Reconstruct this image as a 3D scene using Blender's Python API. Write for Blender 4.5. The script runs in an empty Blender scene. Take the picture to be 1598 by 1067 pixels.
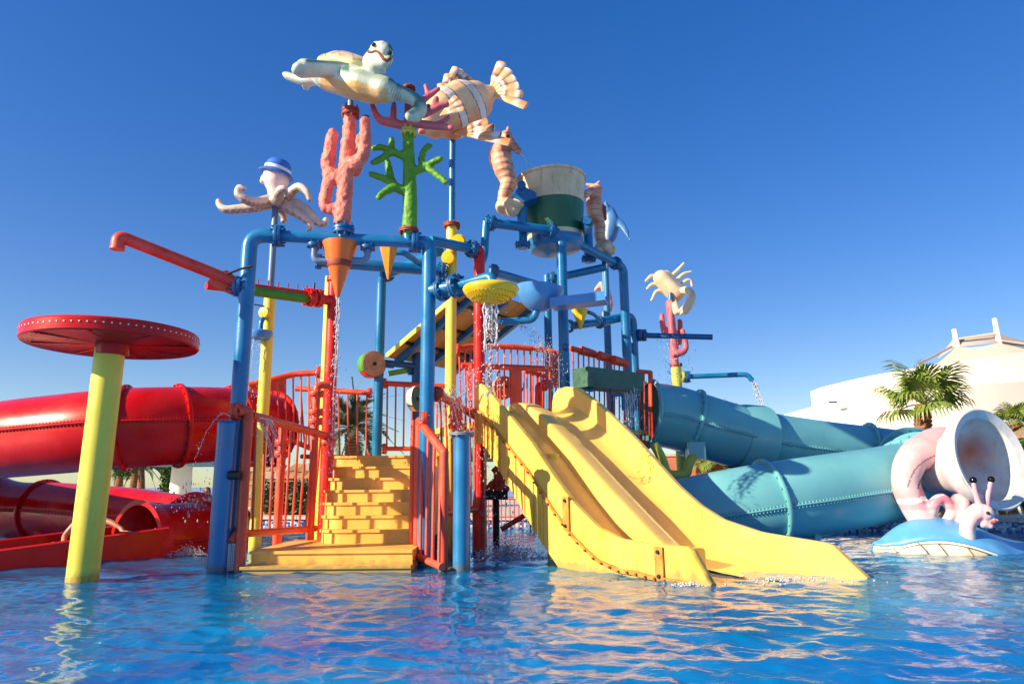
import bpy, bmesh, math, random
import numpy as np
from mathutils import Vector, Matrix, noise
random.seed(7)
V = Vector
SC = bpy.context.scene
COL = SC.collection
# ------------------------------------------------------------------ camera
F_PX, CX, CY = 1090.0, 799.0, 533.5
PITCH, ROLL = math.radians(11.5), math.radians(0.56)
EYE = V((0, 0, 1.0))
FW = V((0, math.cos(PITCH), math.sin(PITCH)))
UP0 = V((0, -math.sin(PITCH), math.cos(PITCH)))
RT0 = V((1, 0, 0))
CR = RT0 * math.cos(ROLL) - UP0 * math.sin(ROLL)
CU = RT0 * math.sin(ROLL) + UP0 * math.cos(ROLL)
cam_d = bpy.data.cameras.new('camera')
cam_d.sensor_width = 36.0
cam_d.lens = F_PX / 1598.0 * 36.0
cam_d.clip_start, cam_d.clip_end = 0.05, 5000
cam = bpy.data.objects.new('camera', cam_d)
COL.objects.link(cam)
cam.matrix_world = Matrix(((CR.x, CU.x, -FW.x, EYE.x), (CR.y, CU.y, -FW.y, EYE.y),
                           (CR.z, CU.z, -FW.z, EYE.z), (0, 0, 0, 1)))
SC.camera = cam
# ------------------------------------------------------------------ light
SUN_EL, SUN_B = math.radians(25), math.radians(26)
TO_SUN = V((-math.cos(SUN_B) * math.cos(SUN_EL), -math.sin(SUN_B) * math.cos(SUN_EL), math.sin(SUN_EL)))
world = bpy.data.worlds.new('World')
SC.world = world
world.use_nodes = True
wn = world.node_tree
bg = wn.nodes['Background']
sky = wn.nodes.new('ShaderNodeTexSky')
sky.sky_type = 'NISHITA'
sky.sun_disc = False
sky.sun_elevation = SUN_EL
sky.sun_rotation = math.atan2(TO_SUN.x, TO_SUN.y)
sky.air_density, sky.dust_density, sky.ozone_density = 1.0, 0.4, 3.0
hsv = wn.nodes.new('ShaderNodeHueSaturation')
hsv.inputs['Saturation'].default_value = 1.58
hsv.inputs['Hue'].default_value = .521
gam = wn.nodes.new('ShaderNodeGamma')
gam.inputs['Gamma'].default_value = .74
wn.links.new(sky.outputs[0], gam.inputs['Color'])
wn.links.new(gam.outputs[0], hsv.inputs['Color'])
wn.links.new(hsv.outputs[0], bg.inputs[0])
bg.inputs[1].default_value = 0.134
sun_d = bpy.data.lights.new('sun', 'SUN')
sun_d.energy, sun_d.angle, sun_d.color = 5.0, math.radians(0.5), (1.0, 0.84, 0.60)
sun = bpy.data.objects.new('sun', sun_d)
COL.objects.link(sun)
sun.rotation_euler = (-TO_SUN).to_track_quat('-Z', 'Y').to_euler()
SC.view_settings.view_transform = 'Standard'
SC.view_settings.look = 'None'
SC.view_settings.exposure = 0.88
SC.view_settings.gamma = 1.0
SC.render.engine = 'CYCLES'
SC.cycles.use_denoising = True
SC.cycles.max_bounces = 8
SC.cycles.transparent_max_bounces = 12
SC.cycles.caustics_reflective = False
SC.cycles.caustics_refractive = False
# ------------------------------------------------------------------ helpers
def ray(px, py):
    return FW + CR * ((px - CX) / F_PX) + CU * ((CY - py) / F_PX)
def P(px, py, Y):                       # the point at distance Y (world +Y) seen there
    d = ray(px, py)
    return EYE + d * (Y / d.y)
def W(px, py, z=0.0):                   # the point of height z seen there
    d = ray(px, py)
    return EYE + d * ((z - EYE.z) / d.z)
def S(p):                               # metres per photograph pixel at p
    return (p - EYE).dot(FW) / F_PX
class MB:
    def __init__(s): s.v = []; s.f = []
    def add(s, vs, fs):
        n = len(s.v)
        s.v += [tuple(q) for q in vs]
        s.f += [tuple(i + n for i in f) for f in fs]
    def box(s, c, sx, sy, sz, M=None):
        vs = [V((x * sx / 2, y * sy / 2, z * sz / 2)) for z in (-1, 1) for y in (-1, 1) for x in (-1, 1)]
        if M: vs = [M @ q for q in vs]
        c = V(c)
        s.add([q + c for q in vs], [(0, 2, 3, 1), (4, 5, 7, 6), (0, 1, 5, 4), (2, 6, 7, 3), (0, 4, 6, 2), (1, 3, 7, 5)])
    def prism(s, poly, ext):            # planar polygon of 3D points, extruded by the vector ext
        n = len(poly); ext = V(ext)
        vs = [V(q) for q in poly] + [V(q) + ext for q in poly]
        s.add(vs, [tuple(range(n - 1, -1, -1)), tuple(range(n, 2 * n))] + [(i, (i + 1) % n, n + (i + 1) % n, n + i) for i in range(n)])
    def tube(s, pts, r, n=12, caps=True, ry=None, nrm=None, twist=0.0):
        pts = [V(q) for q in pts]; m = len(pts)
        R = list(r) if hasattr(r, '__len__') else [r] * m
        R2 = (list(ry) if hasattr(ry, '__len__') else [ry] * m) if ry is not None else R
        T = [(pts[min(i + 1, m - 1)] - pts[max(i - 1, 0)]).normalized() for i in range(m)]
        if nrm is None:
            nrm = V((0, 0, 1)) if abs(T[0].z) < 0.9 else V((0, 1, 0))
        nv = (nrm - T[0] * nrm.dot(T[0])).normalized()
        vs = []; fs = []
        for i in range(m):
            if i: 
                q = T[i - 1].rotation_difference(T[i]); nv = q @ nv
                nv = (nv - T[i] * nv.dot(T[i])).normalized()
            sd = T[i].cross(nv)
            for k in range(n):
                a = 2 * math.pi * k / n + twist
                vs.append(pts[i] + sd * (R[i] * math.cos(a)) + nv * (R2[i] * math.sin(a)))
        for i in range(m - 1):
            for k in range(n):
                k2 = (k + 1) % n
                fs.append((i * n + k, i * n + k2, (i + 1) * n + k2, (i + 1) * n + k))
        if caps:
            fs.append(tuple(range(n - 1, -1, -1))); fs.append(tuple((m - 1) * n + k for k in range(n)))
        s.add(vs, fs)
    def blob(s, pts, r, n=12, ry=None, nrm=None):   # tube with rounded ends
        pts = [V(q) for q in pts]; m = len(pts)
        R = list(r) if hasattr(r, '__len__') else [r] * m
        R2 = (list(ry) if hasattr(ry, '__len__') else [ry] * m) if ry is not None else list(R)
        t0 = (pts[0] - pts[1]).normalized(); t1 = (pts[-1] - pts[-2]).normalized()
        a = []; b = []
        for q in (0.97, 0.75, 0.4):
            w = math.sqrt(max(1 - q * q, 0.01)); e = min(R[0], R2[0]); g = min(R[-1], R2[-1])
            a.append((pts[0] + t0 * e * q, R[0] * w, R2[0] * w)); b.append((pts[-1] + t1 * g * q, R[-1] * w, R2[-1] * w))
        b.reverse()
        s.tube([q[0] for q in a] + pts + [q[0] for q in b], [q[1] for q in a] + R + [q[1] for q in b], n,
               True, [q[2] for q in a] + R2 + [q[2] for q in b], nrm)
    def ball(s, c, r, n=12, sc=(1, 1, 1)):
        vs = []; fs = []; m = n // 2; c = V(c)
        for i in range(m + 1):
            t = math.pi * i / m
            for k in range(n):
                a = 2 * math.pi * k / n; q = max(math.sin(t), 0.004)
                vs.append(c + V((r * sc[0] * q * math.cos(a), r * sc[1] * q * math.sin(a), r * sc[2] * math.cos(t))))
        for i in range(m):
            for k in range(n):
                k2 = (k + 1) % n
                fs.append((i * n + k, (i + 1) * n + k, (i + 1) * n + k2, i * n + k2))
        fs.append(tuple(range(n))); fs.append(tuple(m * n + k for k in range(n - 1, -1, -1)))
        s.add(vs, fs)
    def lathe(s, prof, c, axis=(0, 0, 1), n=32, closed=False):   # prof: (radius, height) pairs
        ax = V(axis).normalized(); c = V(c)
        u = ax.orthogonal().normalized(); w = ax.cross(u)
        vs = []; fs = []; m = len(prof)
        for (r, h) in prof:
            for k in range(n):
                a = 2 * math.pi * k / n
                vs.append(c + ax * h + (u * math.cos(a) + w * math.sin(a)) * max(r, 0.0005))
        for i in range(m - 1 + (1 if closed else 0)):
            j = (i + 1) % m
            for k in range(n):
                k2 = (k + 1) % n
                fs.append((i * n + k, i * n + k2, j * n + k2, j * n + k))
        if not closed:
            fs.append(tuple(range(n - 1, -1, -1))); fs.append(tuple((m - 1) * n + k for k in range(n)))
        s.add(vs, fs)
    def flange(s, c, axis, r, t=0.05, nb=8):
        c = V(c); ax = V(axis).normalized()
        s.lathe([(r * .97, -t / 2), (r, -t * .42), (r, -t * .08), (r * .93, -t * .05), (r * .93, t * .05), (r, t * .08), (r, t * .42), (r * .97, t / 2)], c, ax, 24)
        u = ax.orthogonal().normalized(); w = ax.cross(u)
        for k in range(nb):
            a = 2 * math.pi * (k + .5) / nb
            q = c + (u * math.cos(a) + w * math.sin(a)) * r * .86
            s.tube([q - ax * t * .95, q + ax * t * .95], max(r * .1, .008), 6)
    def sheet(s, rows):                 # grid of points
        m = len(rows); n = len(rows[0])
        s.add([q for r in rows for q in r], [(i * n + k, i * n + k + 1, (i + 1) * n + k + 1, (i + 1) * n + k) for i in range(m - 1) for k in range(n - 1)])
    def mesh(s, name, mat=None, smooth=True, ang=38):
        me = bpy.data.meshes.new(name)
        me.from_pydata(s.v, [], s.f)
        if mat: me.materials.append(mat)
        if smooth:
            me.polygons.foreach_set('use_smooth', [True] * len(me.polygons))
            me.set_sharp_from_angle(angle=math.radians(ang))
        me.update()
        return me
def link(name, me, parent=None):
    o = bpy.data.objects.new(name, me); COL.objects.link(o)
    if parent is not None:
        o.parent = parent
        if parent.type == 'EMPTY': o.matrix_parent_inverse = Matrix.Translation(-parent.location)
        elif parent.parent is not None or parent.location.length > 0: o.matrix_parent_inverse = Matrix.Identity(4)
    return o
def part(name, mb, mat, parent=None, smooth=True, ang=38):
    return link(name, mb.mesh(name, mat, smooth, ang), parent)
def tag(o, label, cat=None, group=None, kind=None):
    o['label'] = label
    if cat: o['category'] = cat
    if group: o['group'] = group
    if kind: o['kind'] = kind
    return o
def thing(name, label, cat, loc, group=None):
    o = bpy.data.objects.new(name, None); COL.objects.link(o)
    o.location = V(loc); o.empty_display_size = .1
    return tag(o, label, cat, group)
def struct(name, mb, mat, parent=None, smooth=False):
    o = part(name, mb, mat, parent, smooth)
    if parent is None: o['kind'] = 'structure'
    return o
ROD = {}
def rod(name, p0, p1, r, mat, parent, n=10):         # a straight bar sharing one mesh per material
    key = (mat.name, n, name)
    if key not in ROD:
        mb = MB(); mb.tube([(0, 0, 0), (0, 0, 1)], 1.0, n)
        ROD[key] = mb.mesh(name, mat)
    o = link(name, ROD[key], parent)
    p0 = V(p0); p1 = V(p1); d = p1 - p0
    o.matrix_basis = Matrix.LocRotScale(p0, d.to_track_quat('Z', 'Y'), V((r, r, d.length)))
    return o
def fillet(pts, rad, k=7):
    pts = [V(q) for q in pts]; out = [pts[0]]
    for i in range(1, len(pts) - 1):
        a, b, c = pts[i - 1], pts[i], pts[i + 1]
        d0 = a - b; d1 = c - b
        r = min(rad, d0.length * .49, d1.length * .49)
        p = b + d0.normalized() * r; q = b + d1.normalized() * r
        for j in range(k + 1):
            t = j / k
            w = .36 + 0 * t
            # quadratic curve pulled toward a circular arc
            out.append(p * (1 - t) ** 2 + b * 2 * t * (1 - t) + q * t * t)
    out.append(pts[-1])
    return out
def spline(pts, k=6):
    pts = [V(q) for q in pts]; out = []
    ext = [pts[0] * 2 - pts[1]] + pts + [pts[-1] * 2 - pts[-2]]
    for i in range(1, len(ext) - 2):
        a, b, c, d = ext[i - 1:i + 3]
        for j in range(k):
            t = j / k
            out.append(.5 * ((2 * b) + (c - a) * t + (2 * a - 5 * b + 4 * c - d) * t * t + (3 * b - a - 3 * c + d) * t ** 3))
    out.append(pts[-1])
    return out
def lerps(vals, k=6):                   # radii matching spline()
    out = []
    for i in range(len(vals) - 1):
        for j in range(k):
            t = j / k; t = t * t * (3 - 2 * t)
            out.append(vals[i] * (1 - t) + vals[i + 1] * t)
    out.append(vals[-1])
    return out
def interp(x, xs, ys):
    if x <= xs[0]: return ys[0]
    for i in range(len(xs) - 1):
        if x <= xs[i + 1]:
            t = (x - xs[i]) / (xs[i + 1] - xs[i]); return ys[i] * (1 - t) + ys[i + 1] * t
    return ys[-1]
def remeshed(mb, name, voxel, smooth=4, mat=None, colfn=None, disp=None):
    me = mb.mesh('tmp_' + name, None)
    o = bpy.data.objects.new('tmp', me); COL.objects.link(o)
    m = o.modifiers.new('r', 'REMESH'); m.mode = 'VOXEL'; m.voxel_size = voxel
    m2 = o.modifiers.new('s', 'SMOOTH'); m2.iterations = smooth; m2.factor = .5
    dg = bpy.context.evaluated_depsgraph_get()
    out = bpy.data.meshes.new_from_object(o.evaluated_get(dg))
    bpy.data.objects.remove(o); bpy.data.meshes.remove(me)
    out.name = name; out.materials.clear()
    if mat: out.materials.append(mat)
    if disp:
        nn = [v.normal.copy() for v in out.vertices]
        for v, q in zip(out.vertices, nn): v.co = v.co + q * disp(v.co)
    out.polygons.foreach_set('use_smooth', [True] * len(out.polygons))
    if colfn: paintmesh(out, colfn)
    out.update()
    return out
def paintmesh(me, colfn):
    ca = me.color_attributes.new('Col', 'FLOAT_COLOR', 'POINT')
    arr = []
    for v in me.vertices:
        c = colfn(v.co, v.normal); arr += [c[0], c[1], c[2], 1.0]
    ca.data.foreach_set('color', arr)
def lin(r, g, b):
    return tuple(((c / 255) / 12.92 if c / 255 <= .04045 else ((c / 255 + .055) / 1.055) ** 2.4) for c in (r, g, b))
def mixc(a, b, t):
    t = max(0, min(1, t)); return tuple(x * (1 - t) + y * t for x, y in zip(a, b))
# ------------------------------------------------------------------ materials
def newmat(name):
    m = bpy.data.materials.new(name); m.use_nodes = True
    nt = m.node_tree
    return m, nt, nt.nodes['Principled BSDF'], nt.nodes, nt.links
def paint(name, c, rough=.35, var=.12, vs=3.0, dirt=None, dirt_amt=.35, ds=2.2, bump=.05, bs=40, coat=0.0, streak=True, attr=False, spec=.5, chip=0, chipcol=None):
    m, nt, b, N, L = newmat(name)
    tc = N.new('ShaderNodeTexCoord')
    geo = N.new('ShaderNodeNewGeometry')
    n1 = N.new('ShaderNodeTexNoise'); n1.inputs['Scale'].default_value = vs; n1.inputs['Detail'].default_value = 6
    L.new(geo.outputs['Position'], n1.inputs['Vector'])
    if attr:
        at = N.new('ShaderNodeAttribute'); at.attribute_name = 'Col'; src = at.outputs['Color']
    else:
        rgb = N.new('ShaderNodeRGB'); rgb.outputs[0].default_value = (*c, 1); src = rgb.outputs[0]
    h = N.new('ShaderNodeHueSaturation')
    mr = N.new('ShaderNodeMapRange'); mr.inputs['From Min'].default_value = .3; mr.inputs['From Max'].default_value = .7
    mr.inputs['To Min'].default_value = 1 - var; mr.inputs['To Max'].default_value = 1 + var
    L.new(n1.outputs['Fac'], mr.inputs['Value']); L.new(mr.outputs[0], h.inputs['Value']); L.new(src, h.inputs['Color'])
    mr2 = N.new('ShaderNodeMapRange'); mr2.inputs['From Min'].default_value = .3; mr2.inputs['From Max'].default_value = .7
    mr2.inputs['To Min'].default_value = 1.0; mr2.inputs['To Max'].default_value = 1 - var * .3
    L.new(n1.outputs['Fac'], mr2.inputs['Value']); L.new(mr2.outputs[0], h.inputs['Saturation'])
    out = h.outputs[0]
    if dirt is not None:
        mp = N.new('ShaderNodeMapping'); mp.inputs['Scale'].default_value = (ds * 3, ds * 3, ds * .6) if streak else (ds, ds, ds)
        L.new(geo.outputs['Position'], mp.inputs['Vector'])
        n2 = N.new('ShaderNodeTexNoise'); n2.inputs['Scale'].default_value = 1.0; n2.inputs['Detail'].default_value = 8; n2.inputs['Roughness'].default_value = .65
        L.new(mp.outputs[0], n2.inputs['Vector'])
        cr = N.new('ShaderNodeMapRange'); cr.inputs['From Min'].default_value = .52; cr.inputs['From Max'].default_value = .78
        cr.inputs['To Max'].default_value = dirt_amt
        L.new(n2.outputs['Fac'], cr.inputs['Value'])
        mx = N.new('ShaderNodeMix'); mx.data_type = 'RGBA'
        L.new(cr.outputs[0], mx.inputs['Factor']); L.new(out, mx.inputs['A']); mx.inputs['B'].default_value = (*dirt, 1)
        out = mx.outputs['Result']
    if chip:
        n4 = N.new('ShaderNodeTexNoise'); n4.inputs['Scale'].default_value = 16; n4.inputs['Detail'].default_value = 5; n4.inputs['Roughness'].default_value = .7
        L.new(geo.outputs['Position'], n4.inputs['Vector'])
        c4 = N.new('ShaderNodeMapRange'); c4.inputs['From Min'].default_value = .66; c4.inputs['From Max'].default_value = .70; c4.inputs['To Max'].default_value = chip
        L.new(n4.outputs['Fac'], c4.inputs['Value'])
        m4 = N.new('ShaderNodeMix'); m4.data_type = 'RGBA'; L.new(c4.outputs[0], m4.inputs['Factor']); L.new(out, m4.inputs['A']); m4.inputs['B'].default_value = (*(chipcol or lin(96, 60, 40)), 1)
        out = m4.outputs['Result']
    if chip or name in ('weathered_yellow_fibreglass', 'yellow_stair_fibreglass'):      # scale and grime left at the waterline
        sx = N.new('ShaderNodeSeparateXYZ'); L.new(geo.outputs['Position'], sx.inputs[0])
        nw = N.new('ShaderNodeTexNoise'); nw.inputs['Scale'].default_value = 11; nw.inputs['Detail'].default_value = 5; L.new(geo.outputs['Position'], nw.inputs['Vector'])
        zz = N.new('ShaderNodeMath'); zz.operation = 'MULTIPLY_ADD'; zz.inputs[1].default_value = -.22; L.new(nw.outputs['Fac'], zz.inputs[0]); L.new(sx.outputs['Z'], zz.inputs[2])
        zr = N.new('ShaderNodeMapRange'); zr.inputs['From Min'].default_value = -.06; zr.inputs['From Max'].default_value = .02; zr.inputs['To Min'].default_value = .55; zr.inputs['To Max'].default_value = 0; L.new(zz.outputs[0], zr.inputs['Value'])
        mw = N.new('ShaderNodeMix'); mw.data_type = 'RGBA'; L.new(zr.outputs[0], mw.inputs['Factor']); L.new(out, mw.inputs['A']); mw.inputs['B'].default_value = (*lin(104, 104, 82), 1)
        out = mw.outputs['Result']
    L.new(out, b.inputs['Base Color'])
    rr = N.new('ShaderNodeMapRange'); rr.inputs['From Min'].default_value = .3; rr.inputs['From Max'].default_value = .7
    rr.inputs['To Min'].default_value = max(rough - .1, .04); rr.inputs['To Max'].default_value = rough + .12
    L.new(n1.outputs['Fac'], rr.inputs['Value']); L.new(rr.outputs[0], b.inputs['Roughness'])
    b.inputs['Specular IOR Level'].default_value = spec
    if coat: b.inputs['Coat Weight'].default_value = coat; b.inputs['Coat Roughness'].default_value = .12
    if bump:
        n3 = N.new('ShaderNodeTexNoise'); n3.inputs['Scale'].default_value = bs; n3.inputs['Detail'].default_value = 4
        L.new(geo.outputs['Position'], n3.inputs['Vector'])
        bp = N.new('ShaderNodeBump'); bp.inputs['Strength'].default_value = bump * 4; bp.inputs['Distance'].default_value = .01
        L.new(n3.outputs['Fac'], bp.inputs['Height']); L.new(bp.outputs[0], b.inputs['Normal'])
    return m
RUST = lin(120, 60, 20); GRIME = lin(60, 55, 45)
M = {}
M['blue'] = paint('blue_paint', lin(0, 112, 164), .3, .13, 2.5, lin(40, 104, 140), .4, 1.5, .03, 30, .1, chip=.55)
M['bluedark'] = paint('blue_cast_metal', lin(0, 92, 146), .4, .2, 8, RUST, .6, 3, .08, 40, chip=.7)
M['bluelite'] = paint('light_blue_plastic', lin(72, 140, 205), .35, .1, 3, lin(140, 150, 150), .3, 2, .02, 30)
M['red'] = paint('red_gloss_plastic', lin(200, 8, 2), .26, .1, 1.5, lin(140, 4, 2), .45, .8, .03, 20, 0, spec=.24)
M['redpost'] = paint('red_paint', lin(224, 24, 6), .3, .12, 3, lin(170, 50, 10), .35, 2, .03, 30, .0, spec=.4, chip=.5)
M['redorange'] = paint('orange_red_paint', lin(228, 72, 36), .42, .13, 5, lin(180, 60, 40), .45, 3, .06, 50, chip=.5)
M['cannon'] = paint('faded_red_paint', lin(220, 62, 40), .42, .13, 5, lin(150, 50, 40), .4, 3, .05, 50)
M['yellow'] = paint('pale_yellow_paint', lin(232, 214, 72), .36, .07, 2, lin(176, 150, 60), .45, 1.6, .03, 30, chip=.35)
M['yellowgreen'] = paint('lime_yellow_paint', lin(196, 192, 70), .4, .1, 3, GRIME, .3, 2, .03, 30)
M['slide'] = paint('yellow_slide_fibreglass', lin(248, 202, 100), .26, .06, 1.2, lin(206, 146, 40), .22, 1.2, .02, 25, .2)
M['slideout'] = paint('weathered_yellow_fibreglass', lin(248, 198, 82), .42, .08, 2, lin(206, 120, 16), .8, 2.2, .04, 30)
M['stair'] = paint('yellow_stair_fibreglass', lin(240, 186, 82), .45, .08, 2.5, lin(150, 96, 36), .4, 2.0, .06, 60)
M['rustseam'] = paint('rusty_seam', lin(196, 138, 30), .6, .3, 14, lin(90, 40, 12), .95, 7, .15, 60, streak=False)
M['teal'] = paint('teal_slide_fibreglass', lin(104, 174, 182), .34, .12, 1.2, lin(146, 196, 194), .4, .9, .02, 20, .2)
M['orange'] = paint('orange_plastic', lin(244, 104, 0), .35, .1, 3, lin(170, 70, 20), .4, 2.5, .02, 30, .2)
M['orangelite'] = paint('light_orange_plastic', lin(246, 146, 14), .34, .1, 3, lin(170, 90, 30), .3, 2.5, .02, 30)
M['dish'] = paint('yellow_dish_plastic', lin(240, 196, 10), .3, .08, 4, lin(190, 130, 10), .35, 3, .02, 30)
M['green'] = paint('green_paint', lin(70, 150, 30), .4, .15, 5, GRIME, .3, 3, .05, 40)
M['lime'] = paint('lime_green_paint', lin(120, 196, 50), .4, .1, 5)
M['greycol'] = paint('blue_grey_paint', lin(104, 130, 160), .4, .1, 4, GRIME, .3, 2)
M['greenbox'] = paint('mouldy_green_box', lin(44, 92, 74), .5, .3, 9, lin(22, 40, 36), .8, 5, .1, 40, streak=False)
M['bucketwhite'] = paint('bucket_cream', lin(214, 190, 150), .45, .16, 4, lin(140, 104, 66), .85, 3, .05, 30)
M['bucketgreen'] = paint('bucket_green', lin(24, 96, 66), .4, .18, 3, lin(16, 62, 50), .6, 2.5, .05, 30)
M['dark'] = paint('dark_hardware', lin(30, 32, 38), .5, .2, 8)
M['steel'] = paint('galvanised_plate', lin(130, 134, 140), .45, .15, 8, RUST, .3, 4)
M['rustred'] = paint('rusty_red_flange', lin(150, 50, 26), .6, .2, 12, lin(80, 40, 20), .6, 6)
M['ply'] = paint('roof_underside', lin(206, 158, 78), .6, .12, 3, lin(130, 90, 50), .5, 2)
M['white'] = paint('white_render', lin(250, 242, 226), .7, .03, .4, lin(200, 190, 180), .2, .3, .02, 10)
M['tent'] = paint('tent_fabric', lin(226, 200, 178), .8, .04, .5)
M['tentdark'] = paint('tent_mesh_fabric', lin(170, 160, 152), .8, .06, .5)
M['statue'] = paint('painted_statue', (1, 1, 1), .45, .1, 5, lin(120, 105, 85), .35, 4, .06, 35, attr=True)
M['coralpink'] = paint('pink_coral_paint', lin(232, 116, 96), .55, .16, 9, lin(190, 80, 70), .5, 6, .25, 45, streak=False)
M['coralrose'] = paint('rose_coral_paint', lin(196, 92, 104), .5, .12, 6, lin(140, 60, 70), .4, 3, .1, 40)
M['coralgreen'] = paint('green_coral_paint', lin(88, 150, 18), .5, .2, 8, lin(130, 150, 50), .5, 4, .2, 50, streak=False)
M['sand'] = paint('pale_paving', lin(206, 190, 166), .8, .08, .8, lin(160, 145, 120), .4, .5, .05, 20, streak=False)
M['coping'] = paint('coping_stone', lin(200, 182, 158), .7, .12, 4, lin(130, 115, 95), .4, 3, .05, 30, streak=False)
M['trunk'] = paint('palm_bark', lin(150, 100, 66), .85, .3, 12, lin(70, 45, 30), .7, 8, .3, 40, streak=False)
M['leafa'] = paint('palm_leaf', lin(110, 132, 40), .5, .3, 3, lin(150, 140, 60), .5, 2, 0, streak=False)
M['leafb'] = paint('date_palm_leaf', lin(84, 98, 62), .55, .25, 3, lin(130, 124, 80), .5, 2, 0, streak=False)
M['hedge'] = paint('hedge_leaf', lin(66, 98, 30), .6, .35, 6, lin(30, 50, 16), .6, 5, 0, streak=False)
M['rock'] = paint('sandstone_rock', lin(176, 136, 92), .85, .2, 4, lin(100, 76, 54), .6, 3, .2, 15, streak=False)
M['thatch'] = paint('thatch', lin(150, 124, 96), .9, .25, 14, lin(90, 70, 50), .6, 8, .3, 60)
M['terracotta'] = paint('terracotta_wall', lin(190, 112, 80), .8, .1, 2)
M['plasticwhite'] = paint('white_plastic', lin(232, 230, 224), .4, .05, 4)
M['skin'] = paint('skin', lin(178, 116, 84), .5, .06, 10, bump=0)
M['hair'] = paint('dark_hair', lin(34, 24, 20), .5, .2, 20)
M['swim'] = paint('dark_swimwear', lin(24, 24, 34), .6, .1, 20)
M['hatblue'] = paint('hat_blue', lin(58, 112, 200), .4, .08, 4)
M['wood'] = paint('faded_drum_face', lin(196, 150, 104), .6, .2, 10, lin(120, 80, 50), .5, 6)
M['canopyblue'] = paint('canopy_blue', lin(70, 150, 190), .5, .06, 2)
def drops_mat():
    m, nt, b, N, L = newmat('falling_water')
    b.inputs['Base Color'].default_value = (.92, .95, 1, 1); b.inputs['Roughness'].default_value = .12
    b.inputs['Transmission Weight'].default_value = .45; b.inputs['IOR'].default_value = 1.33
    return m
M['drops'] = drops_mat()
# ================================================================== setting
POOL = [(-40, -8), (30, -8), (30, 8.6), (-40, 26.8)]
DECK_Z = .26
def ground():
    mb = MB(); out = [(-1500, -600), (1500, -600), (1500, 2500), (-1500, 2500)]
    n = 4
    vs = [(x, y, DECK_Z - .03) for x, y in POOL] + [(x, y, DECK_Z - .03) for x, y in out]
    mb.add(vs, [(i, (i + 1) % n, n + (i + 1) % n, n + i) for i in range(n)])
    struct('ground', mb, M['sand'])
    m, nt, b, N, L = newmat('pool_tiles')
    geo = N.new('ShaderNodeNewGeometry')
    br = N.new('ShaderNodeTexBrick'); br.offset = 0; br.inputs['Scale'].default_value = 4
    br.inputs['Color1'].default_value = (*lin(20, 166, 240), 1); br.inputs['Color2'].default_value = (*lin(44, 176, 244), 1)
    br.inputs['Mortar'].default_value = (*lin(110, 190, 240), 1); br.inputs['Mortar Size'].default_value = .012
    br.inputs['Brick Width'].default_value = .5; br.inputs['Row Height'].default_value = .5
    L.new(geo.outputs['Position'], br.inputs['Vector']); L.new(br.outputs[0], b.inputs['Base Color'])
    b.inputs['Roughness'].default_value = .5
    mb = MB(); mb.add([(x, y, -.55) for x, y in POOL], [(0, 1, 2, 3)])
    struct('pool_floor', mb, m)
    # tiled wall of the far side with its mosaic band
    m2, nt, b, N, L = newmat('mosaic_tiles')
    geo = N.new('ShaderNodeNewGeometry')
    mp = N.new('ShaderNodeMapping'); mp.inputs['Scale'].default_value = (22, 0, 22); L.new(geo.outputs['Position'], mp.inputs['Vector'])
    fl = N.new('ShaderNodeVectorMath'); fl.operation = 'FLOOR'; L.new(mp.outputs[0], fl.inputs[0])
    wn2 = N.new('ShaderNodeTexWhiteNoise'); L.new(fl.outputs[0], wn2.inputs['Vector'])
    ramp = N.new('ShaderNodeValToRGB'); e = ramp.color_ramp; e.interpolation = 'CONSTANT'
    e.elements[0].color = (*lin(30, 70, 130), 1); e.elements[1].position = .45; e.elements[1].color = (*lin(110, 160, 190), 1)
    q = e.elements.new(.75); q.color = (*lin(190, 200, 200), 1)
    L.new(wn2.outputs['Value'], ramp.inputs[0]); L.new(ramp.outputs[0], b.inputs['Base Color']); b.inputs['Roughness'].default_value = .25
    mb = MB()
    for i in range(4):
        a = V((*POOL[i], 0)); c = V((*POOL[(i + 1) % 4], 0))
        mb.add([a + V((0, 0, -.6)), c + V((0, 0, -.6)), c + V((0, 0, DECK_Z - .06)), a + V((0, 0, DECK_Z - .06))], [(0, 1, 2, 3)])
    wall = struct('pool_wall', mb, m2)
    a = V((*POOL[3], 0)); c = V((*POOL[2], 0)); d = (c - a); ln = d.length; d.normalize(); nrm = V((d.y, -d.x, 0))
    if nrm.y > 0: nrm = -nrm
    ang = math.atan2(d.y, d.x)
    R = Matrix.Rotation(ang, 3, 'Z')
    mb = MB(); mb.box((0, 0, 0), .56, .42, .07, R); me = mb.mesh('coping_stone', M['coping'])
    t = 20
    while t < 64:
        o = link('coping_stone', me, wall); o.location = a + d * t + nrm * (-.15) + V((0, 0, DECK_Z - .02 + random.uniform(-.004, .004))); t += .575
ground()
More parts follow.
